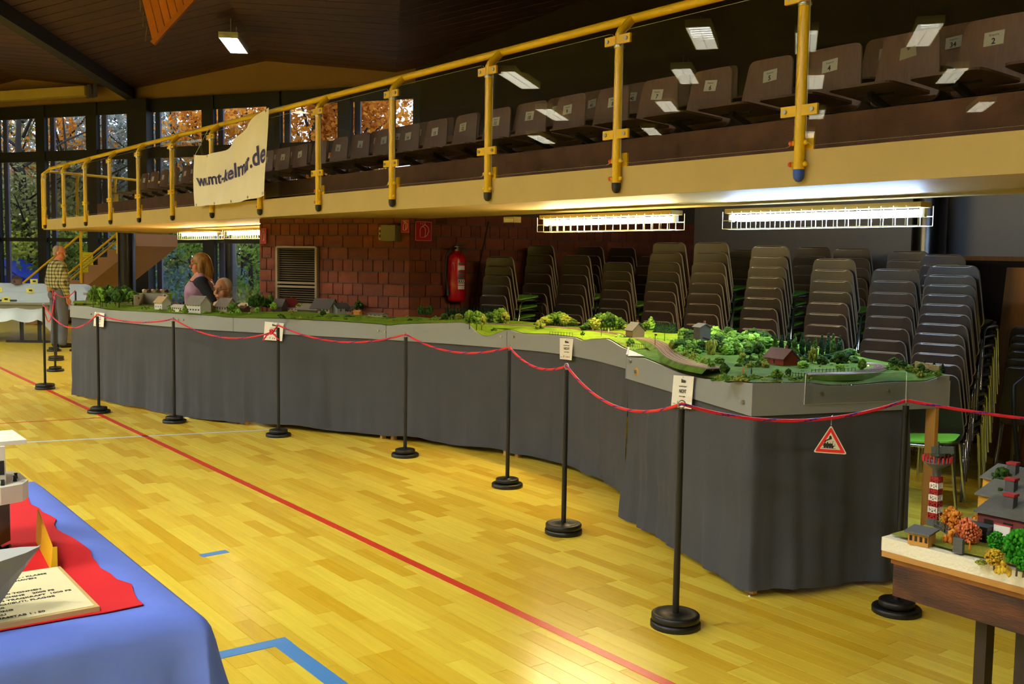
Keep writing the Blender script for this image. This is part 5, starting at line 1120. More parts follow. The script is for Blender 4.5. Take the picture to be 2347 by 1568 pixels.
# grey ship
tip = G(92, 1252, .93); gs = thing('model_ship', 'grey model ship whose bow reaches in at the lower left', 'model ship', (tip.x, tip.y-.45, TZ+.01))
def hull(length, beam, zd, zk, rake, n=24):
    sec = []
    for i in range(n+1):
        s = i/n; y = -s*length; w = beam*min(1, (s*3.2)**.6)/2; zkk = zd-(zd-zk)*min(1, s*length/rake); sh = zd-.03*min(1, s*2.5)
        sec.append([Vector((-w, y, sh)), Vector((-w*.86, y, sh-(sh-zkk)*.55)), Vector((-w*.35, y, zkk+.004)), Vector((0, y, zkk)), Vector((w*.35, y, zkk+.004)), Vector((w*.86, y, sh-(sh-zkk)*.55)), Vector((w, y, sh))])
    return sec
def hull_mesh(sec, zw):
    mb = MB(); n = len(sec); m = len(sec[0]); vs = [v for s in sec for v in s]
    for i in range(n-1):
        for j in range(m-1):
            q = [i*m+j, (i+1)*m+j, (i+1)*m+j+1, i*m+j+1]; zc = sum(vs[k].z for k in q)/4; mb.cur = 1 if zc < zw else 0; mb.add([vs[k] for k in q], [(0, 1, 2, 3)], True)
    mb.cur = 2; mb.add([s[0] for s in sec]+[s[-1] for s in sec], [(i, i+1, n+i+1, n+i) for i in range(n-1)]); return mb
M_nav = mat('navy_grey', '#8a8f92', .45); M_anti = mat('maroon_hull', '#4a2020', .5); M_deck = mat('grey_deck', '#a5a8a6', .7)
z0_ = tip.z-TZ-.01; hl = hull_mesh(hull(.9, .20, z0_, .012, .12), .045).build('hull', [M_nav, M_anti, M_deck], gs); hl.location = (0, .45, 0)
MB().box((0, -.05, z0_+.02), (.11, .3, .08)).box((0, .02, z0_+.09), (.07, .12, .06)).build('superstructure', M_nav, gs)
MB().cyl((0, 0, z0_+.1), (0, 0, z0_+.30), .005, 8).build('mast', M_nav, gs)
for y in (.30, .36): MB().lathe([(.006, 0), (.004, .012), (.006, .016)], (.03, y, z0_-.028), 8).build('bollard', M_blk, gs)
MB().box((0, -.1, .008), (.03, .5, .016)).build('cradle', M_strip, gs)
# white ship behind
e1 = G(50, 1092, .97); ws = thing('model_ship', 'white model ship with raised wheelhouse at the left edge', 'model ship', (e1.x, e1.y-.4, TZ+.01)); zd = e1.z-TZ-.01
M_swhite = mat('ship_white', '#e9e6d6', .5); M_brownh = mat('ship_brown', '#3a2622', .5)
MB().prism([(-.12, -.5), (.12, -.5), (.13, .32), (.11, .38), (.06, .405), (-.06, .405), (-.11, .38), (-.13, .32)], (0, 0, zd-.05), (1, 0, 0), (0, 1, 0), (0, 0, 1), .05).build('upper_hull', M_swhite, ws)
MB().prism([(-.11, -.5), (.11, -.5), (.10, .30), (.03, .36), (-.03, .36), (-.10, .30)], (0, 0, .03), (1, 0, 0), (0, 1, 0), (0, 0, 1), zd-.08).build('lower_hull', M_brownh, ws)
MB().box((0, .14, zd+.055), (.19, .40, .11)).build('deckhouse', M_swhite, ws); MB().box((-.02, .17, zd+.116), (.20, .46, .012)).build('bridge_deck', M_swhite, ws); MB().box((-.03, -.1, zd+.15), (.13, .25, .06)).build('wheelhouse', M_swhite, ws)
for y in (.27, .325): MB().box((.0955, y, zd+.05), (.003, .022, .04)).build('porthole', M_ink, ws)
for y in (.2, .3): MB().box((.0, .351, zd+.05), (.02, .003, .04)).build('porthole', M_ink, ws)
for x, y in ((.1, .33), (.06, .37), (.02, .38)): MB().lathe([(.006, 0), (.004, .012), (.006, .016)], (x, y, zd), 8).build('bollard', M_blk, ws)
MB().tube([(0, .30, .05), (0, .34, .0), (.02, .36, .012)], .006, 6).build('rudder', M_blk, ws)
for y in (-.3, .2): MB().box((0, y, .016), (.12, .03, .032)).build('cradle', M_strip, ws)

# ------------------------------------------------------------------ diorama table at the right
RZ = .80
rtb = thing('display_table', 'wooden table with rough brown apron and dark steel legs at the lower right', 'table', (-1.1, 3.35, 0)); ro = rtb.location
M_apron = mat('rough_dark_wood', '#5a3216', .75, col2='#2e180c', vscale=5, stretch=(1.2, 6, 6), bump=.3, bscale=30)
X0, X1, Y0, Y1 = -1.80, .1, 2.78, 3.95
MB().box((-.85-ro.x, (Y0+Y1)/2-ro.y, RZ-.075), (1.86, Y1-Y0-.04, .02)).build('tabletop', M_strip, rtb)
MB().box((-.85-ro.x, Y0+.035-ro.y, RZ-.135), (1.84, .03, .10)).build('apron', M_apron, rtb); MB().box((X0+.04-ro.x, (Y0+Y1)/2-ro.y, RZ-.135), (.03, Y1-Y0-.12, .10)).build('apron', M_apron, rtb); MB().box((-.85-ro.x, Y1-.035-ro.y, RZ-.135), (1.84, .03, .10)).build('apron', M_apron, rtb)
for x in (-1.53, -1.41, -.2, -.08): 
    MB().box((x-ro.x, Y0+.13-ro.y, (RZ-.085)/2), (.035, .045, RZ-.085)).build('leg', mat('brown_steel', '#241a14', .5), rtb); MB().box((x-ro.x, Y1-.13-ro.y, (RZ-.085)/2), (.035, .045, RZ-.085)).build('leg', MATS['brown_steel'], rtb)
dio = thing('diorama', 'miniature autumn village diorama on a white plaster base at the lower right', 'diorama', (-1.1, 3.35, RZ-.065)); do = dio.location
rd = random.Random(4)
MB().box((-.85-do.x, (Y0+Y1)/2-do.y, .009), (1.90, Y1-Y0, .018)).build('base_board', mat('mdf_edge', '#b08040', .6), dio)
out_ = [(X0+rd.uniform(-.004, .004), Y0+(Y1-Y0)*i/16) for i in range(17)][::-1]+[(X0+(X1-X0)*i/30, Y0+rd.uniform(-.004, .004)) for i in range(31)]+[(X1, Y1)]
MB().slab([(x-do.x, y-do.y) for x, y in out_], .018, .060).build('plaster_edge', mat('white_plaster', '#e6e0c8', .9, bump=.5, bscale=90), dio)
NG = 24; MB().add([Vector((X0+.012+(X1-X0-.02)*i/NG-do.x, Y0+.02+(Y1-Y0-.03)*j/NG-do.y, .069+.006*mnoise.noise(Vector((i*.4, j*.4, 5))))) for i in range(NG+1) for j in range(NG+1)], [(i*(NG+1)+j, (i+1)*(NG+1)+j, (i+1)*(NG+1)+j+1, i*(NG+1)+j+1) for i in range(NG) for j in range(NG)], True).build('ground', turfmat('diorama_turf', '#7c8a2c', '#a09a3c', '#8a8470'), dio)
dz_ = RZ
def dpt(px, py, z=RZ): return G(px, py, z)-do
def dtree(px, yb, yt, shape, colr, wpx):
    p = G(px, yb, RZ); d = PX(p)[2]; h = (yb-yt)*d/FPX; e = bpy.data.objects.new('model_tree', None); COL.objects.link(e); e.parent = dio; e.location = p-do-Vector((0, 0, .006))
    shape = 'fine' if shape == 'round' else shape; sxy = wpx*d/FPX/{'fine': .95, 'bush': 1.15, 'column': .26}[shape]; e.scale = (sxy, sxy, h if shape != 'bush' else h/.72); e.rotation_euler = (0, 0, rd.random()*6)
    link('crown', tree_mesh(shape, colr, rd.randint(0, 2)), e)
    if shape == 'fine': link('trunk', trunk_me, e)
for s_ in ((2178, 1222, 1155, 'round', 'orange', 42), (2165, 1215, 1175, 'round', 'gold', 30), (2212, 1245, 1180, 'round', 'rust', 40), (2232, 1250, 1198, 'round', 'rust', 38), (2200, 1240, 1195, 'bush', 'rust', 44), (2258, 1196, 1160, 'round', 'orange', 36), (2294, 1150, 1066, 'round', 'dark', 52), (2290, 1180, 1110, 'column', 'dark', 24), (2268, 1205, 1172, 'round', 'bright', 26), (2282, 1265, 1212, 'round', 'bright', 44), (2278, 1300, 1252, 'round', 'gold', 46), (2330, 1310, 1205, 'round', 'bright', 66), (2345, 1290, 1230, 'round', 'bright', 40), (2250, 1290, 1275, 'bush', 'olive', 30), (2190, 1232, 1165, 'round', 'orange', 44), (2222, 1252, 1190, 'round', 'rust', 46), (2180, 1245, 1205, 'bush', 'orange', 40), (2245, 1195, 1165, 'bush', 'orange', 34), (2318, 1290, 1215, 'round', 'bright', 50), (2300, 1315, 1275, 'bush', 'gold', 40), (2345, 1315, 1250, 'round', 'bright', 50)): dtree(*s_)
# radar tower
tw = bpy.data.objects.new('radar_tower', None); COL.objects.link(tw); tw.parent = dio; tw.location = dpt(2141, 1208)
d_ = 3.3; hT = 132*d_/FPX; wT = .0105
M_tr, M_tw, M_tg = mat('tower_red', '#a01c18', .6), mat('tower_white', '#e8e2d8', .6), mat('tower_grey', '#4a4c4a', .6)
MB().box((0, 0, .014), (.034, .034, .028)).build('tower_base', M_tg, tw)
for i in range(7):
    za, zb = .028+(hT-.05)*i/7, .028+(hT-.05)*(i+1)/7; mb = MB(); w_ = .0145-.0025*i/7
    for sx in (-1, 1):
        for sy in (-1, 1): mb.box((sx*w_, sy*w_, (za+zb)/2), (.0035, .0035, zb-za))
    for z in (za+.001, zb-.001): mb.box((0, -w_, z), (2*w_, .003, .004)).box((0, w_, z), (2*w_, .003, .004)).box((-w_, 0, z), (.003, 2*w_, .004)).box((w_, 0, z), (.003, 2*w_, .004))
    for sx in (-1, 1): mb.bar((-w_, sx*w_, za), (w_, sx*w_, zb), .003, .003).bar((w_, sx*w_, za), (-w_, sx*w_, zb), .003, .003).bar((sx*w_, -w_, za), (sx*w_, w_, zb), .003, .003).bar((sx*w_, w_, za), (sx*w_, -w_, zb), .003, .003)
    mb.build('lattice_section', M_tr if i % 2 == 0 else M_tw, tw)
MB().lathe([(.012, hT-.02), (.014, hT+.004), (.042, hT+.022), (.044, hT+.028), (.0, hT+.028)], n=10).build('platform', M_tg, tw)
rl_ = MB()
for a in range(20): rl_.box((math.cos(a*.314)*.043, math.sin(a*.314)*.043, hT+.036), (.004, .004, .018))
rl_.build('platform_rail', M_tr, tw)
MB().lathe([(.008, hT+.028), (.006, hT+.07), (.003, hT+.09)], n=8).bar((-.02, 0, hT+.06), (.05, .01, hT+.07), .01, .022).bar((-.02, .01, hT+.045), (.02, -.01, hT+.05), .02, .008).build('radar', mat('radar_green', '#2a3228', .7), tw)
MB().cyl((.018, 0, 0), (.012, 0, hT*.5), .0016, 5).build('guy_rod', M_tw, tw)
def dhouse(px, yb, w, d, h, rh, rot, wc_, rc, name='model_house', chim=True):
    e = bpy.data.objects.new(name, None); COL.objects.link(e); e.parent = dio; e.location = dpt(px, yb)-Vector((0, 0, .004)); e.rotation_euler = (0, 0, rot)
    MB().prism([(-d/2, 0), (d/2, 0), (d/2, h+rh), (-d/2, h)], (-w/2, 0, 0), (0, 1, 0), (0, 0, 1), (1, 0, 0), w).build('wall_block', mat('house_'+wc_, wc_, .8), e)
    q = [Vector((-w/2-.008, d/2+.008, h+rh+.002)), Vector((w/2+.008, d/2+.008, h+rh+.002)), Vector((w/2+.008, -d/2-.012, h-.001)), Vector((-w/2-.008, -d/2-.012, h-.001))]
    MB().add(q+[v+Vector((0, 0, .005)) for v in q], [(3, 2, 1, 0), (4, 5, 6, 7), (0, 1, 5, 4), (1, 2, 6, 5), (2, 3, 7, 6), (3, 0, 4, 7)]).build('roof', mat('roof_'+rc, rc, .85, var=.15, vscale=50), e)
    if chim: MB().box((-w*.2, 0, h+rh*.6+.018), (.03, .03, .04)).build('chimney', mat('chimney_grey', '#4a4a4a', .8), e); MB().box((-w*.2, 0, h+rh*.6+.041), (.036, .036, .008)).build('chimney_cap', M_tr, e)
    for i in range(4): MB().box((-w/2+w*(i+.6)/4, -d/2, h*.55), (w*.12, .004, h*.4)).build('window', mat('house_window', '#23211e', .3), e); MB().box((-w/2, -d/2+d*(i+.6)/4, h*.5), (.004, d*.1, h*.35)).build('door_panel', M_tg if i % 2 else M_tr, e)
    return e
dhouse(2112, 1245, .062, .05, .038, .004, .12, '#b8863c', '#5a5c5a', 'model_hut', False)
dhouse(2352, 1150, .26, .12, .075, .03, .05, '#c8962c', '#6a6a60'); dhouse(2352, 1190, .27, .12, .07, .03, .05, '#c8962c', '#6a6a60'); dhouse(2348, 1232, .24, .12, .07, .03, .05, '#6a2c28', '#62625a')
e = bpy.data.objects.new('model_billboard', None); COL.objects.link(e); e.parent = dio; e.location = dpt(2297, 1250); MB().box((0, -.006, .035), (.05, .004, .05)).build('poster', M_tw, e); MB().box((0, 0, .035), (.055, .006, .056)).build('frame', M_tr, e)
MB().box(dpt(2242, 1240)+Vector((0, 0, .02)), (.07, .04, .04)).box(dpt(2242, 1240)+Vector((.0, 0, .046)), (.08, .05, .012)).build('dark_shed', M_blk, dio)
fn = [(2140, 1212), (2165, 1225), (2185, 1240), (2200, 1262)]
for a, b in zip(fn, fn[1:]):
    p, q = dpt(*a), dpt(*b); mb = MB()
    for i in range(9): r_ = p.lerp(q, i/8); mb.box(r_+Vector((0, 0, .016)), (.002, .002, .034))
    for z in (.004, .018, .031): mb.bar(p+Vector((0, 0, z)), q+Vector((0, 0, z)), .0015, .002)
    mb.build('mesh_fence', M_tg, dio)
p = dpt(2196, 1268); MB().box(p+Vector((0, 0, .022)), (.03, .012, .044)).build('gate_house', M_tg, dio)
p, q = dpt(2215, 1195), dpt(2262, 1203); MB().bar(p+Vector((0, 0, .004)), q+Vector((0, 0, .004)), .10, .006).build('concrete_apron', mat('pale_concrete', '#a5a498', .8), dio)
for px, py in ((2222, 1262), (2185, 1262)): MB().lathe([(.003, 0), (.004, .012), (.002, .02), (.003, .025), (0, .03)], dpt(px, py), 7).build('model_figure', mat('figure_orange', '#e08a1c', .7), dio)
# ------------------------------------------------------------------ table with white sheeting far left
tl = GD(20, 785, 18.3); tl.z = 0; rx = Vector((RT.x, RT.y, 0)).normalized(); fx = Vector((FW.x, FW.y, 0)).normalized(); hd = math.atan2(rx.y, rx.x)
ft_ = thing('display_table', 'long table with black steel legs under white sheeting, far left', 'table', tl, hd)
MB().box((-.45, 1.0, .70), (2.4, 2.0, .03)).build('tabletop', mat('grey_green_top', '#7c7c68', .6), ft_)
for x in (.18, .50):
    MB().bar((x, .12, .03), (x, .12, .69), .05, .05).build('leg', M_blk, ft_)
MB().bar((-.1, .12, .02), (.68, .12, .02), .05, .04).build('foot_bar', M_blk, ft_); MB().box((.0, .06, .60), (1.4, .03, .17)).build('modesty_panel', MATS['grey_green_top'], ft_)
for x in (-1.5, .6): MB().bar((x, 1.85, .0), (x, 1.85, .69), .05, .05).build('leg', M_blk, ft_)
M_sheet = mat('white_sheeting', '#c9d6d4', .35, var=.1, vscale=3)
sh = MB(); NX, NY = 34, 18
def shp(i, j):
    u, v = i/NX, j/NY; x = -1.75+2.55*u; y = -.12+2.1*v; z = .725+(.14 if v > .45 else .0)+(.14 if v > .75 else 0)
    if v < .12: z -= (.12-v)*2.4+.06*abs(math.sin(u*17))*(.12-v)/.12
    if u > .93: z -= (u-.93)*2.2
    return Vector((x, y, z+.012*mnoise.noise(Vector((u*9, v*9, 2)))))
so = sh.add([shp(i, j) for i in range(NX+1) for j in range(NY+1)], [(i*(NY+1)+j, (i+1)*(NY+1)+j, (i+1)*(NY+1)+j+1, i*(NY+1)+j+1) for i in range(NX) for j in range(NY)], True).build('white_sheeting', M_sheet)
so.location = tl; so.rotation_euler = (0, 0, hd); tag(so, 'white plastic sheeting in steps over the far left table', 'cloth')
def on_sheet(x, y): return tl+rx*x+fx*y+Vector((0, 0, shp(round((x+1.75)/2.55*NX), round((y+.12)/2.1*NY)).z))
for i, (x, y, lab) in enumerate(((-.02, .9, 'yellow price card leaning on the second step of the white sheeting'), (-.32, 1.7, 'yellow price card on the top step of the white sheeting'), (-.16, .25, 'yellow price card low at the front of the white sheeting'), (-.62, .9, 'yellow price card at the left picture edge on the white sheeting'))):
    c = thing('price_card', lab, 'card', on_sheet(x, y), hd, 'yellow cards on the far table'); MB().bar((-.07, 0, .045), (.07, .01, .05), .006, .09).build('card', mat('card_yellow', '#e8dc5c', .6), c); MB().box((.01, -.005, .05), (.06, .002, .03)).build('print', M_ink, c)
for i, (x, y, lab) in enumerate(((.42, 1.0, 'small brown model hut on the second step of the white sheeting'), (.22, 1.85, 'brown model house at the back of the far left table'), (-.1, 1.85, 'dark model building at the back of the far left table'), (-.55, 1.5, 'reddish model building left on the far table'))):
    c = thing('model_building', lab, 'model house', on_sheet(x, y), hd+.2, 'models on the far table')
    MB().box((0, 0, .05), (.16, .12, .10)).build('wall_block', mat('brown_model_%d' % i, ('#5a3426', '#8a5a34', '#2c2422', '#6a4a3a')[i], .8), c); MB().prism([(-.09, 0), (.09, 0), (0, .07)], (0, -.07, .10), (1, 0, 0), (0, 0, 1), (0, 1, 0), .14).build('roof', mat('brown_model_roof', '#3a2620', .8), c)
    MB().box((-.03, -.061, .045), (.03, .003, .04)).build('window', M_ink, c)
c = thing('model_train', 'thin model train along the front of the white sheeting', 'model train', on_sheet(-.35, .28), hd)
for k in range(5): MB().box((-.3+k*.15, 0, .022), (.14, .03, .035)).build('wagon', mat('wagon_dark', '#2a3028', .6), c)

# ------------------------------------------------------------------ people
def cap(mb, a, b, r0, r1, n=12):
    a, b = Vector(a), Vector(b); mb.tube([a, a.lerp(b, .5), b], [r0, (r0+r1)/2, r1], n); mb.ball(a, r0, n, 8); mb.ball(b, r1, n, 8)
def chain(mb, pts, rs):
    for i in range(len(pts)-1): cap(mb, pts[i], pts[i+1], rs[i], rs[i+1])
def solid(mb, name, m, parent, voxel, smooth=4):
    o = mb.build(name, m, parent); md = o.modifiers.new('remesh', 'REMESH'); md.mode = 'VOXEL'; md.voxel_size = voxel; md.use_smooth_shade = True
    s = o.modifiers.new('smooth', 'SMOOTH'); s.factor = .5; s.iterations = smooth; return o
def hand(mb, w, d, up, side, s=1.0, curl=.5):
    """palm from wrist w along d, four fingers of unequal length and a thumb leaving the side of the palm"""
    d, side = Vector(d).normalized(), Vector(side).normalized(); nrm = d.cross(side).normalized(); w = Vector(w)
    for k in range(4):
        o = side*(.030-.019*k)*s; cap(mb, w+o*.6, w+d*.085*s+o, .015*s, .011*s, 8)
        L = (.070, .078, .072, .056)[k]*s; a = w+d*.085*s+o; b = a+(d*math.cos(curl*.7)+nrm*math.sin(curl*.7))*L*.5; c = b+(d*math.cos(curl*1.7)+nrm*math.sin(curl*1.7))*L*.5
        cap(mb, a, b, .0095*s, .0085*s, 8); cap(mb, b, c, .0085*s, .0070*s, 8)
    t0 = w+d*.03*s+side*.032*s; t1 = t0+(d*.7+side*.7)*.035*s; cap(mb, t0, t1, .012*s, .010*s, 8); cap(mb, t1, t1+(d*.95+side*.1+nrm*.25)*.03*s, .010*s, .008*s, 8)
def head_parts(mb, c, yaw_, tilt=0.0, s=1.0):
    M = Matrix.Rotation(yaw_, 3, 'Z') @ Matrix.Rotation(tilt, 3, 'X'); q = lambda x, y, z: Vector(c)+(M @ Vector((x*s, y*s, z*s)))
    mb.ball(q(0, -.012, .03), .09*s, 18, 12, (.86, 1.05, 1.08), M); mb.ball(q(0, .02, -.045), .07*s, 16, 10, (.86, .95, 1.0), M); mb.ball(q(0, .055, -.085), .032*s, 12, 8, (1.1, .9, .8), M)
    cap(mb, q(0, .088, .02), q(0, .108, -.022), .010*s, .015*s, 8); mb.ball(q(0, .082, .045), .03*s, 10, 6, (1.9, .5, .5), M)
    mb.ball(q(0, .088, -.060), .013*s, 8, 6, (1.7, .7, .5), M); mb.ball(q(0, .086, -.072), .012*s, 8, 6, (1.6, .7, .5), M)
    for sx in (-1, 1): mb.ball(q(sx*.080, -.008, -.005), .03*s, 10, 8, (.35, .6, 1.0), M); mb.ball(q(sx*.045, .055, -.03), .028*s, 10, 6, (1, .8, 1), M)
    return q, M
def face_details(q, parent, s=1.0, glasses=True):
    for sx in (-1, 1): MB().ball(q(sx*.032, .083, .016), .011*s, 10, 6).build('eye', mat('eye_white', '#d8d0c4', .3), parent); MB().ball(q(sx*.032, .092, .016), .0055*s, 8, 5).build('iris', mat('eye_dark', '#2a2018', .3), parent)
    MB().tube([q(-.024, .098, -.066), q(0, .102, -.067), q(.024, .098, -.066)], .003*s, 6).build('lip_line', mat('lip', '#8a4434', .6), parent)
    if glasses:
        g = MB()
        for sx in (-1, 1):
            g.tube([q(sx*.034+.023*math.cos(a*.628), .108, .014+.017*math.sin(a*.628)) for a in range(10)], .0018*s, 5, closed=True); g.tube([q(sx*.057, .106, .018), q(sx*.080, .02, .012), q(sx*.084, -.015, .0)], .0018*s, 5)
        g.tube([q(-.011, .108, .018), q(.011, .108, .018)], .0018*s, 5); g.build('glasses', M_blk, parent)
M_skin = mat('skin', '#c9805c', .55, var=.08, vscale=20); M_skin2 = mat('skin_warm', '#c4845a', .55, var=.08, vscale=20)
def checkmat():
    m = bpy.data.materials.new('check_shirt'); m.use_nodes = True; N = m.node_tree.nodes; L = m.node_tree.links; b = N['Principled BSDF']; b.inputs['Roughness'].default_value = .9
    tc = N.new('ShaderNodeTexCoord'); sp_ = N.new('ShaderNodeSeparateXYZ'); L.new(tc.outputs['Object'], sp_.inputs[0]); acc = None
    for ax, f in (('X', 17.0), ('Z', 17.0)):
        mu = N.new('ShaderNodeMath'); mu.operation = 'MULTIPLY'; mu.inputs[1].default_value = f*6.283; L.new(sp_.outputs[ax], mu.inputs[0]); si = N.new('ShaderNodeMath'); si.operation = 'SINE'; L.new(mu.outputs[0], si.inputs[0])
        gt = N.new('ShaderNodeMapRange'); gt.inputs['From Min'].default_value = .1; gt.inputs['From Max'].default_value = .6; L.new(si.outputs[0], gt.inputs['Value'])
        if acc is None: acc = gt.outputs[0]
        else:
            ad = N.new('ShaderNodeMath'); ad.operation = 'ADD'; L.new(acc, ad.inputs[0]); L.new(gt.outputs[0], ad.inputs[1]); acc = ad.outputs[0]
    ha = N.new('ShaderNodeMath'); ha.operation = 'MULTIPLY'; ha.inputs[1].default_value = .5; L.new(acc, ha.inputs[0]); r = N.new('ShaderNodeValToRGB'); e = r.color_ramp.elements; e[0].color = (*lin('#aaa274'), 1); e[1].color = (*lin('#2c2e14'), 1); x = e.new(.5); x.color = (*lin('#6c6838'), 1)
    L.new(ha.outputs[0], r.inputs[0]); L.new(r.outputs[0], b.inputs['Base Color']); return m
# --- standing man in the checked shirt (back to the photographer, head turned right)
mp_ = G(137, 796); man = thing('person', 'standing man in green checked shirt and grey trousers seen from behind', 'person', mp_, YAW-math.radians(38))
b = MB(); chain(b, [(0, 0, .98), (0, -.01, 1.15), (0, -.015, 1.36), (0, 0, 1.44)], [.13, .135, .14, .10]); chain(b, [(0, .0, 1.42), (0, .015, 1.53)], [.062, .056])
for s in (-1, 1):
    chain(b, [(s*.10, 0, .92), (s*.115, .01, .50), (s*.12, -.015, .09)], [.085, .058, .045]); cap(b, (s*.12, -.02, .05), (s*.135, .13, .035), .042, .032)
    chain(b, [(s*.17, -.01, 1.40), (s*.235, -.04, 1.12), (s*.225, .03, .87)], [.055, .046, .032]); hand(b, (s*.225, .035, .865), (0, .12, -1), 0, (-s*.2, .95, 0) if s > 0 else (.2, .95, 0), 1.0, .6)
q, M_ = head_parts(b, (.0, .03, 1.61), -math.radians(38), -.25)
solid(b, 'body', M_skin, man, .0075, 3); face_details(q, man)
b = MB(); chain(b, [(0, .0, 1.02), (0, -.01, 1.16), (0, -.02, 1.36)], [.165, .17, .155]); cap(b, (-.10, -.01, 1.10), (.10, -.01, 1.10), .14, .14); cap(b, (-.145, -.015, 1.375), (.145, -.015, 1.375), .072, .072); cap(b, (-.1, -.03, 1.28), (.1, -.03, 1.28), .12, .12); cap(b, (0, -.005, 1.43), (0, .0, 1.455), .07, .066)
for s in (-1, 1): chain(b, [(s*.175, -.015, 1.385), (s*.245, -.045, 1.12), (s*.23, .03, .89)], [.074, .064, .048])
solid(b, 'checked_shirt', checkmat(), man, .012, 4)
b = MB(); cap(b, (-.07, 0, .95), (.07, 0, .95), .135, .135); cap(b, (-.08, -.045, .90), (.08, -.045, .90), .10, .10)
for s in (-1, 1): chain(b, [(s*.095, 0, .90), (s*.115, .012, .50), (s*.122, -.015, .10)], [.110, .082, .075])
solid(b, 'trousers', mat('grey_denim', '#5b5f66', .9, var=.12, vscale=8), man, .012, 4)
for s in (-1, 1):
    b = MB(); cap(b, (s*.12, -.03, .045), (s*.135, .13, .035), .047, .038); cap(b, (s*.12, -.03, .03), (s*.135, .12, .03), .03, .03); solid(b, 'shoe', M_pole, man, .01)
MB().lathe([(.170, .985), (.176, .99), (.176, 1.02), (.170, 1.025)], n=24).build('belt', M_blk, man)
MB().box((.03, -.178, .995), (.09, .035, .06)).build('belt_pouch', mat('tan_leather', '#a8743c', .6), man)
b = MB(); b.ball(q(0, -.045, .045), .088, 16, 10, (.96, .90, .90), M_); b.ball(q(0, -.055, -.02), .07, 14, 8, (1.08, .75, .8), M_); solid(b, 'hair', mat('grey_hair', '#8f7a66', .8), man, .008)

# --- woman in the pink vest (profile to the left, hand on hip)
wp_ = GD(462, 700, 11.7); wp_.z = 0; wom = thing('person', 'woman with long blond hair in pink vest over black top, hand on hip', 'person', wp_, YAW+math.radians(104))
b = MB(); chain(b, [(0, 0, .92), (0, -.0, 1.1), (0, .0, 1.28), (0, 0, 1.36)], [.13, .13, .14, .09]); chain(b, [(0, -.005, 1.34), (0, .01, 1.45)], [.056, .05])
for s in (-1, 1): chain(b, [(s*.09, 0, .86), (s*.1, .01, .47), (s*.1, -.015, .09)], [.09, .06, .045]); cap(b, (s*.1, -.02, .045), (s*.11, .12, .03), .04, .03)
chain(b, [(.16, -.01, 1.31), (.22, .06, 1.08), (.16, .24, 1.03)], [.05, .042, .03]); hand(b, (.16, .245, 1.03), (-.3, 1, -.1), 0, (0, 0, 1), .92, .7)
chain(b, [(-.16, -.01, 1.31), (-.27, -.14, 1.09), (-.16, -.02, .98)], [.05, .042, .03]); hand(b, (-.16, -.02, .98), (.7, .6, -.3), 0, (0, .4, 1), .92, .8)
q, M_ = head_parts(b, (0, .02, 1.515), math.radians(8), -.08, .95); solid(b, 'body', M_skin, wom, .0075, 3); face_details(q, wom, .95)
b = MB(); cap(b, (-.11, -.005, 1.30), (.11, -.005, 1.30), .088, .088); chain(b, [(0, 0, 1.0), (0, .01, 1.25)], [.14, .148])
chain(b, [(.165, -.01, 1.315), (.228, .06, 1.08), (.165, .225, 1.03)], [.068, .06, .045]); chain(b, [(-.165, -.01, 1.315), (-.278, -.145, 1.09), (-.17, -.03, .985)], [.07, .062, .046]); cap(b, (0, 0, 1.37), (0, .005, 1.40), .066, .06); solid(b, 'black_top', mat('black_knit', '#0e0c0e', .9), wom, .012)
b = MB(); chain(b, [(0, .0, .92), (0, .012, 1.05), (0, .025, 1.2)], [.178, .172, .168]); cap(b, (-.07, .06, 1.2), (.07, .06, 1.2), .115, .115); cap(b, (-.095, .0, 1.37), (-.08, .05, 1.2), .05, .08); cap(b, (.095, .0, 1.37), (.08, .05, 1.2), .05, .08); cap(b, (-.08, -.05, 1.25), (.08, -.05, 1.25), .1, .1); solid(b, 'pink_vest', mat('mauve_vest', '#b9889e', .5, var=.25, vscale=9), wom, .012)
b = MB(); cap(b, (-.06, -.005, .86), (.06, -.005, .86), .145, .145)
for s in (-1, 1): chain(b, [(s*.09, 0, .84), (s*.1, .01, .47), (s*.1, -.015, .09)], [.12, .085, .075]); 
solid(b, 'trousers', mat('dark_denim', '#23242c', .9), wom, .014)
for s in (-1, 1): b = MB(); cap(b, (s*.1, -.03, .04), (s*.11, .12, .03), .044, .035); solid(b, 'shoe', M_pole, wom, .01)
b = MB(); b.ball(q(0, -.028, .045), .100*.95, 18, 12, (1.0, 1.08, .98), M_); chain(b, [q(0, -.055, .03), q(0, -.075, -.08), q(0, -.07, -.19)], [.085, .082, .06])
for s in (-1, 1): chain(b, [q(s*.062, -.01, .05), q(s*.078, .0, -.06), q(s*.07, -.01, -.185)], [.035, .038, .026])
solid(b, 'hair', mat('blond_hair', '#a8782c', .55, col2='#6a4618', vscale=14, stretch=(5, 5, .6)), wom, .009, 3)

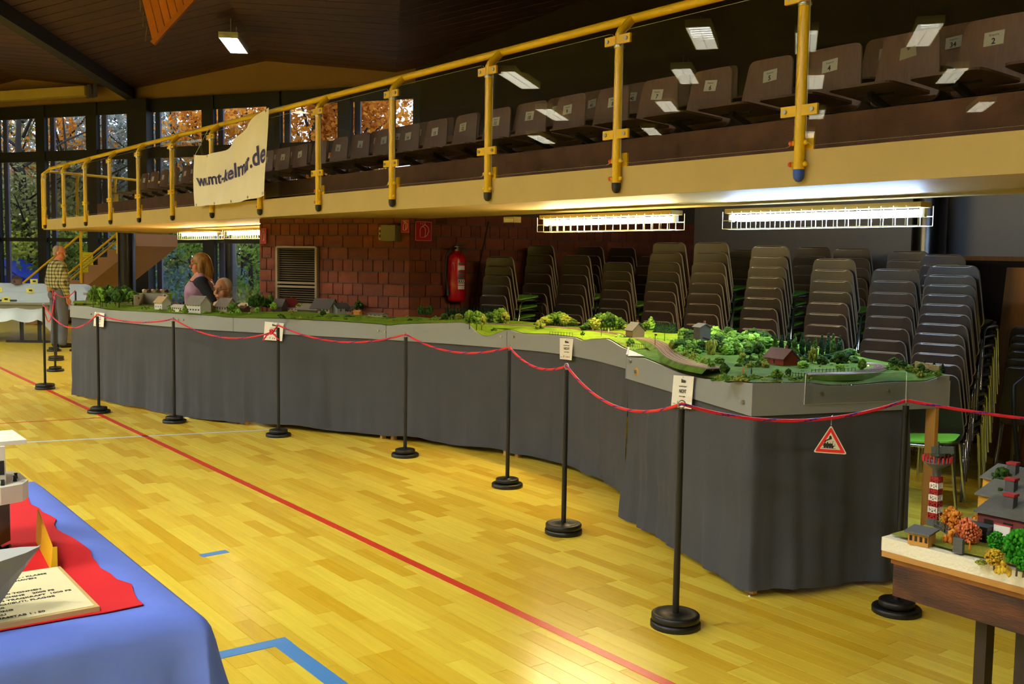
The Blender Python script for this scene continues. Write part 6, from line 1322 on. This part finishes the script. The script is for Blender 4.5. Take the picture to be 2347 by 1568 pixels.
# --- seated man looking at the camera
sp2 = GD(514, 720, 11.35); sp2.z = 0; sit = thing('person', 'seated smiling man with short grey hair and glasses in a black jacket', 'person', sp2, YAW+math.radians(172))
b = MB(); chain(b, [(0, 0, .55), (0, -.0, .78), (0, .01, 1.0), (0, .02, 1.07)], [.14, .14, .145, .09]); chain(b, [(0, .015, 1.05), (0, .035, 1.15)], [.06, .056])
for s in (-1, 1):
    chain(b, [(s*.1, .02, .54), (s*.13, .42, .53), (s*.13, .44, .10)], [.09, .065, .046]); cap(b, (s*.13, .43, .05), (s*.14, .57, .035), .042, .032)
    chain(b, [(s*.175, .0, 1.03), (s*.25, .05, .75), (s*.15, .28, .64)], [.055, .046, .032]); hand(b, (s*.15, .285, .64), (-s*.2, 1, -.1), 0, (-s, .1, .1), 1, .5)
q, M_ = head_parts(b, (0, .05, 1.24), math.radians(-14), -.05); solid(b, 'body', M_skin2, sit, .0075, 3); face_details(q, sit)
b = MB(); chain(b, [(0, .0, .56), (0, .0, .78), (0, .0, .98)], [.17, .17, .158]); cap(b, (-.15, .005, 1.03), (.15, .005, 1.03), .072, .072)
for s in (-1, 1): chain(b, [(s*.18, .0, 1.03), (s*.258, .05, .75), (s*.155, .26, .645)], [.075, .066, .048])
solid(b, 'black_jacket', mat('black_jacket', '#17161a', .8), sit, .012)
MB().tube([(-.07, .14, .95), (-.068, .07, 1.09), (0, -.05, 1.13), (.068, .07, 1.09), (.07, .14, .95)], .026, 10).build('cream_collar', mat('cream_stripe', '#d8c074', .8), sit)
MB().tube([(-.05, .15, .95), (-.052, .08, 1.09), (0, -.03, 1.14), (.052, .08, 1.09), (.05, .15, .95)], .022, 10).build('shirt_collar', mat('pale_shirt', '#d8d2c4', .8), sit)
b = MB(); cap(b, (-.07, 0, .53), (.07, 0, .53), .13, .13)
for s in (-1, 1): chain(b, [(s*.1, .02, .53), (s*.13, .42, .525), (s*.13, .44, .11)], [.11, .085, .07])
solid(b, 'trousers', MATS['dark_denim'], sit, .014)
for s in (-1, 1): b = MB(); cap(b, (s*.13, .42, .045), (s*.14, .57, .033), .046, .036); solid(b, 'shoe', M_pole, sit, .01)
b = MB(); b.ball(q(0, -.035, .052), .093, 16, 10, (.98, .95, .92), M_); b.ball(q(0, -.05, -.01), .075, 14, 8, (1.08, .75, .8), M_); solid(b, 'hair', mat('white_hair', '#b8a27c', .8), sit, .008)
ch = chair(sp2-Vector((0, 0, .015)), YAW+math.radians(172), 'dark chair under the seated man', 'loose chairs')

# ------------------------------------------------------------------ hanging timber baffle
bf0 = GD(350, 100, 15); bfl = thing('timber_baffle', 'orange brown triangular timber baffle hanging from the ceiling', 'ceiling baffle', bf0)
T3 = [GD(322, -12, 15)-bf0, GD(350, 100, 15)-bf0, GD(452, -12, 15)-bf0]; M_baf = mat('orange_timber', '#d27a34', .6, var=.15, vscale=3, rnd=.08); nrm_ = -FW
for i in range(7):
    a0, a1 = i/7+.008, (i+1)/7-.008; base0, base1 = T3[0].lerp(T3[2], a0), T3[0].lerp(T3[2], a1)
    w0, w1 = T3[1].lerp(T3[2], a0), T3[1].lerp(T3[2], a1)
    vs = [base0, base1, w1, w0]; MB().add(vs+[v-nrm_*.03 for v in vs], [(0, 1, 2, 3), (7, 6, 5, 4), (0, 4, 5, 1), (1, 5, 6, 2), (2, 6, 7, 3), (3, 7, 4, 0)]).build('baffle_board', M_baf, bfl)
MB().bar(T3[1], T3[2]+(T3[2]-T3[1])*.1, .07, .06, up=nrm_).build('edge_trim', M_baf, bfl); MB().bar(T3[0]-nrm_*.045, T3[2]-nrm_*.045, .02, .01).build('back_batten', M_gap, bfl)
for k in range(3): MB().tube([T3[0].lerp(T3[1], k*.3+.05)-RT*.02, T3[0].lerp(T3[1], k*.3+.35)-RT*(.06+.02*k)], .006, 5).build('cord', M_lou, bfl)

# ------------------------------------------------------------------ outdoors behind the windows
M_ground = mat('leaf_litter', '#5a5850', .95, var=.4, vscale=3, bump=.4, bscale=10)
og = MB(); NN = 24
def gh(i, j):
    s = -14+44*i/NN; t = .3+44*j/NN; q_ = FR+FD*s-FN*t; h = -.05+max(0, t-4)*.055+.25*mnoise.noise(Vector((s*.3, t*.3, 0))); return Vector((q_.x, q_.y, h))
og.add([gh(i, j) for i in range(NN+1) for j in range(NN+1)], [(i*(NN+1)+j, (i+1)*(NN+1)+j, (i+1)*(NN+1)+j+1, i*(NN+1)+j+1) for i in range(NN) for j in range(NN)], True)
struct('ground_outside', og, M_ground)
def leafcloud(n, rx_, rz_, size, seed, m, zc):
    r = random.Random(seed); mb = MB(); mb.tint = .001; cs = [(r.gauss(0, .5), r.gauss(0, .5), r.gauss(0, .45), r.uniform(.2, .5)) for _ in range(26)]
    for i in range(n):
        cx, cy, cz, cr = cs[r.randrange(26)]; d = Vector((r.gauss(0, 1), r.gauss(0, 1), r.gauss(0, 1))).normalized()*cr*r.random()**.4
        p = Vector(((cx+d.x)*rx_, (cy+d.y)*rx_, zc+(cz+d.z)*rz_)); s = size*r.uniform(.6, 1.4); a = Vector((r.uniform(-1, 1), r.uniform(-1, 1), r.uniform(-1, 1))).normalized(); b_ = a.orthogonal().normalized()
        mb.tint = r.random()*.999+.001; mb.add([p-a*s, p+b_*s*.6, p+a*s, p-b_*s*.6], [(0, 1, 2, 3)])
    return mb.data('foliage', m)
LM = {k: tintmat('leaves_'+k, a, b, .8, spec=.2, trans=.5) for k, a, b in (('orange', '#a85a18', '#f0a840'), ('olive', '#5c6434', '#b0ae6c'), ('green', '#44602a', '#9ab850'), ('grey', '#6c7268', '#b4bab2'), ('yellow', '#8a9a30', '#dcdc60'), ('blue', '#4c6e6c', '#84a8a6'))}
def otree(px, dist, hgt, rx_, rz_, zc, colr, n, size, label, trunk=.14):
    p = GD(px, 600, dist); base = p.copy(); base.z = -.1; t = thing('tree', label, 'tree', base, random.random()*6, 'autumn trees outside'); tag(link('foliage', leafcloud(n, rx_, rz_, size, int(px*7+dist), LM[colr], zc), t), kind='stuff')
    if trunk:
        mb = MB(); mb.tube([(0, 0, -.3), (.1, .05, hgt*.35), (-.1, .1, hgt*.7), (0, 0, hgt)], [trunk, trunk*.8, trunk*.5, trunk*.15], 8)
        for k in range(9): a = k*2.4; z = hgt*(.3+.06*k); mb.tube([(0, 0, z), (math.cos(a)*rx_*.4, math.sin(a)*rx_*.4, z+hgt*.12), (math.cos(a)*rx_*.75, math.sin(a)*rx_*.75, z+hgt*.2)], [trunk*.35, trunk*.2, .02], 6)
        mb.build('trunk', mat('bark_outside', '#39342e', .95, var=.3, vscale=4, stretch=(3, 3, .5)), t)
otree(40, 33, 9, 3.0, 2.2, 5.6, 'orange', 4200, .085, 'orange leaved tree outside the far left upper window', .12)
otree(150, 35, 9, 3.2, 2.6, 5.4, 'grey', 2600, .085, 'sparse grey green tree outside the second upper window from the left')
otree(60, 30, 7, 3.0, 2.0, 2.6, 'olive', 4200, .08, 'olive leaved tree outside the tall left windows', .16)
otree(270, 37, 9, 3.4, 3.0, 5.2, 'grey', 4600, .085, 'grey green tree outside behind the far end of the balcony')
otree(400, 36, 9, 3.2, 2.8, 5.4, 'grey', 4200, .085, 'grey green tree outside left of the banner')
otree(455, 33, 9, 1.0, 1.3, 6.0, 'orange', 700, .085, 'small orange tree crown outside above the banner')
otree(590, 34, 10, 2.4, 2.6, 5.6, 'orange', 3000, .085, 'tall orange tree outside above the banner')
otree(720, 30, 10, 3.0, 2.6, 5.4, 'orange', 6500, .085, 'dense orange tree outside behind the balcony seats', .16)
otree(815, 30, 10, 1.5, 2.4, 5.2, 'orange', 3000, .085, 'bright orange tree outside beside the white sky pane')
otree(62, 29, 4, 2.2, 1.0, 1.8, 'yellow', 2600, .07, 'yellow green bush outside at the left table', .10)
otree(230, 31, 5, 3.4, 1.4, 1.9, 'green', 4200, .075, 'green bush outside behind the stairs', .10)
otree(150, 32, 6, 3.0, 1.6, 3.0, 'olive', 3800, .08, 'olive bush outside behind the standing man', .12)
otree(430, 31, 4, 3.4, 1.0, .9, 'blue', 4200, .075, 'bluish green shrub outside behind the woman', .06)
otree(580, 29, 5, 2.6, 1.5, 1.6, 'green', 3600, .07, 'green shrub outside beside the brick wall', .08)
otree(560, 36, 8, 3.0, 2.2, 3.2, 'olive', 4000, .08, 'olive tree outside right of the seated man', .14)
otree(10, 42, 10, 5.0, 3.4, 3.6, 'grey', 6000, .12, 'distant grey woodland tree at the far left')
otree(330, 45, 10, 6.0, 3.6, 3.2, 'olive', 7000, .12, 'distant olive woodland tree behind the stairs')
otree(620, 45, 10, 6.0, 3.4, 3.0, 'grey', 7000, .12, 'distant grey woodland tree behind the brick wall')
otree(170, 45, 10, 5.0, 3.0, 3.0, 'grey', 4000, .12, 'distant grey woodland tree behind the standing man')
otree(500, 45, 10, 5.0, 3.0, 3.0, 'olive', 4000, .12, 'distant olive woodland tree behind the banner')
# blue car outside at the far left
cp_ = GD(48, 700, 27.5); cp_.z = 0.0; car = thing('parked_car', 'blue car parked outside behind the far left table', 'car', cp_, hd)
M_car = mat('car_blue', '#1c3cc0', .25, coat=.6)
pf = [(-2.2, .35), (1.15, .35), (1.2, .62), (1.0, .80), (.35, .98), (-.25, 1.42), (-1.5, 1.45), (-2.2, 1.0)]
MB().prism(pf, (0, -.8, 0), (1, 0, 0), (0, 0, 1), (0, 1, 0), 1.6).build('car_body', M_car, car)
MB().prism([(.26, 1.0), (-.28, 1.37), (-.6, 1.38), (-.6, 1.0)], (0, -.812, 0), (1, 0, 0), (0, 0, 1), (0, 1, 0), .01).build('side_window', mat('car_glass', '#7c94a8', .1), car)
MB().prism([(-.70, 1.0), (-.70, 1.38), (-1.4, 1.40), (-1.4, 1.0)], (0, -.812, 0), (1, 0, 0), (0, 0, 1), (0, 1, 0), .01).build('side_window', MATS['car_glass'], car)
MB().box((-.2, -.80, 1.12), (.16, .05, .2)).build('headrest', M_pole, car)
for x in (.65, -1.5): MB().cyl((x, -.82, .32), (x, -.6, .32), .31, 20).build('wheel', M_black, car)
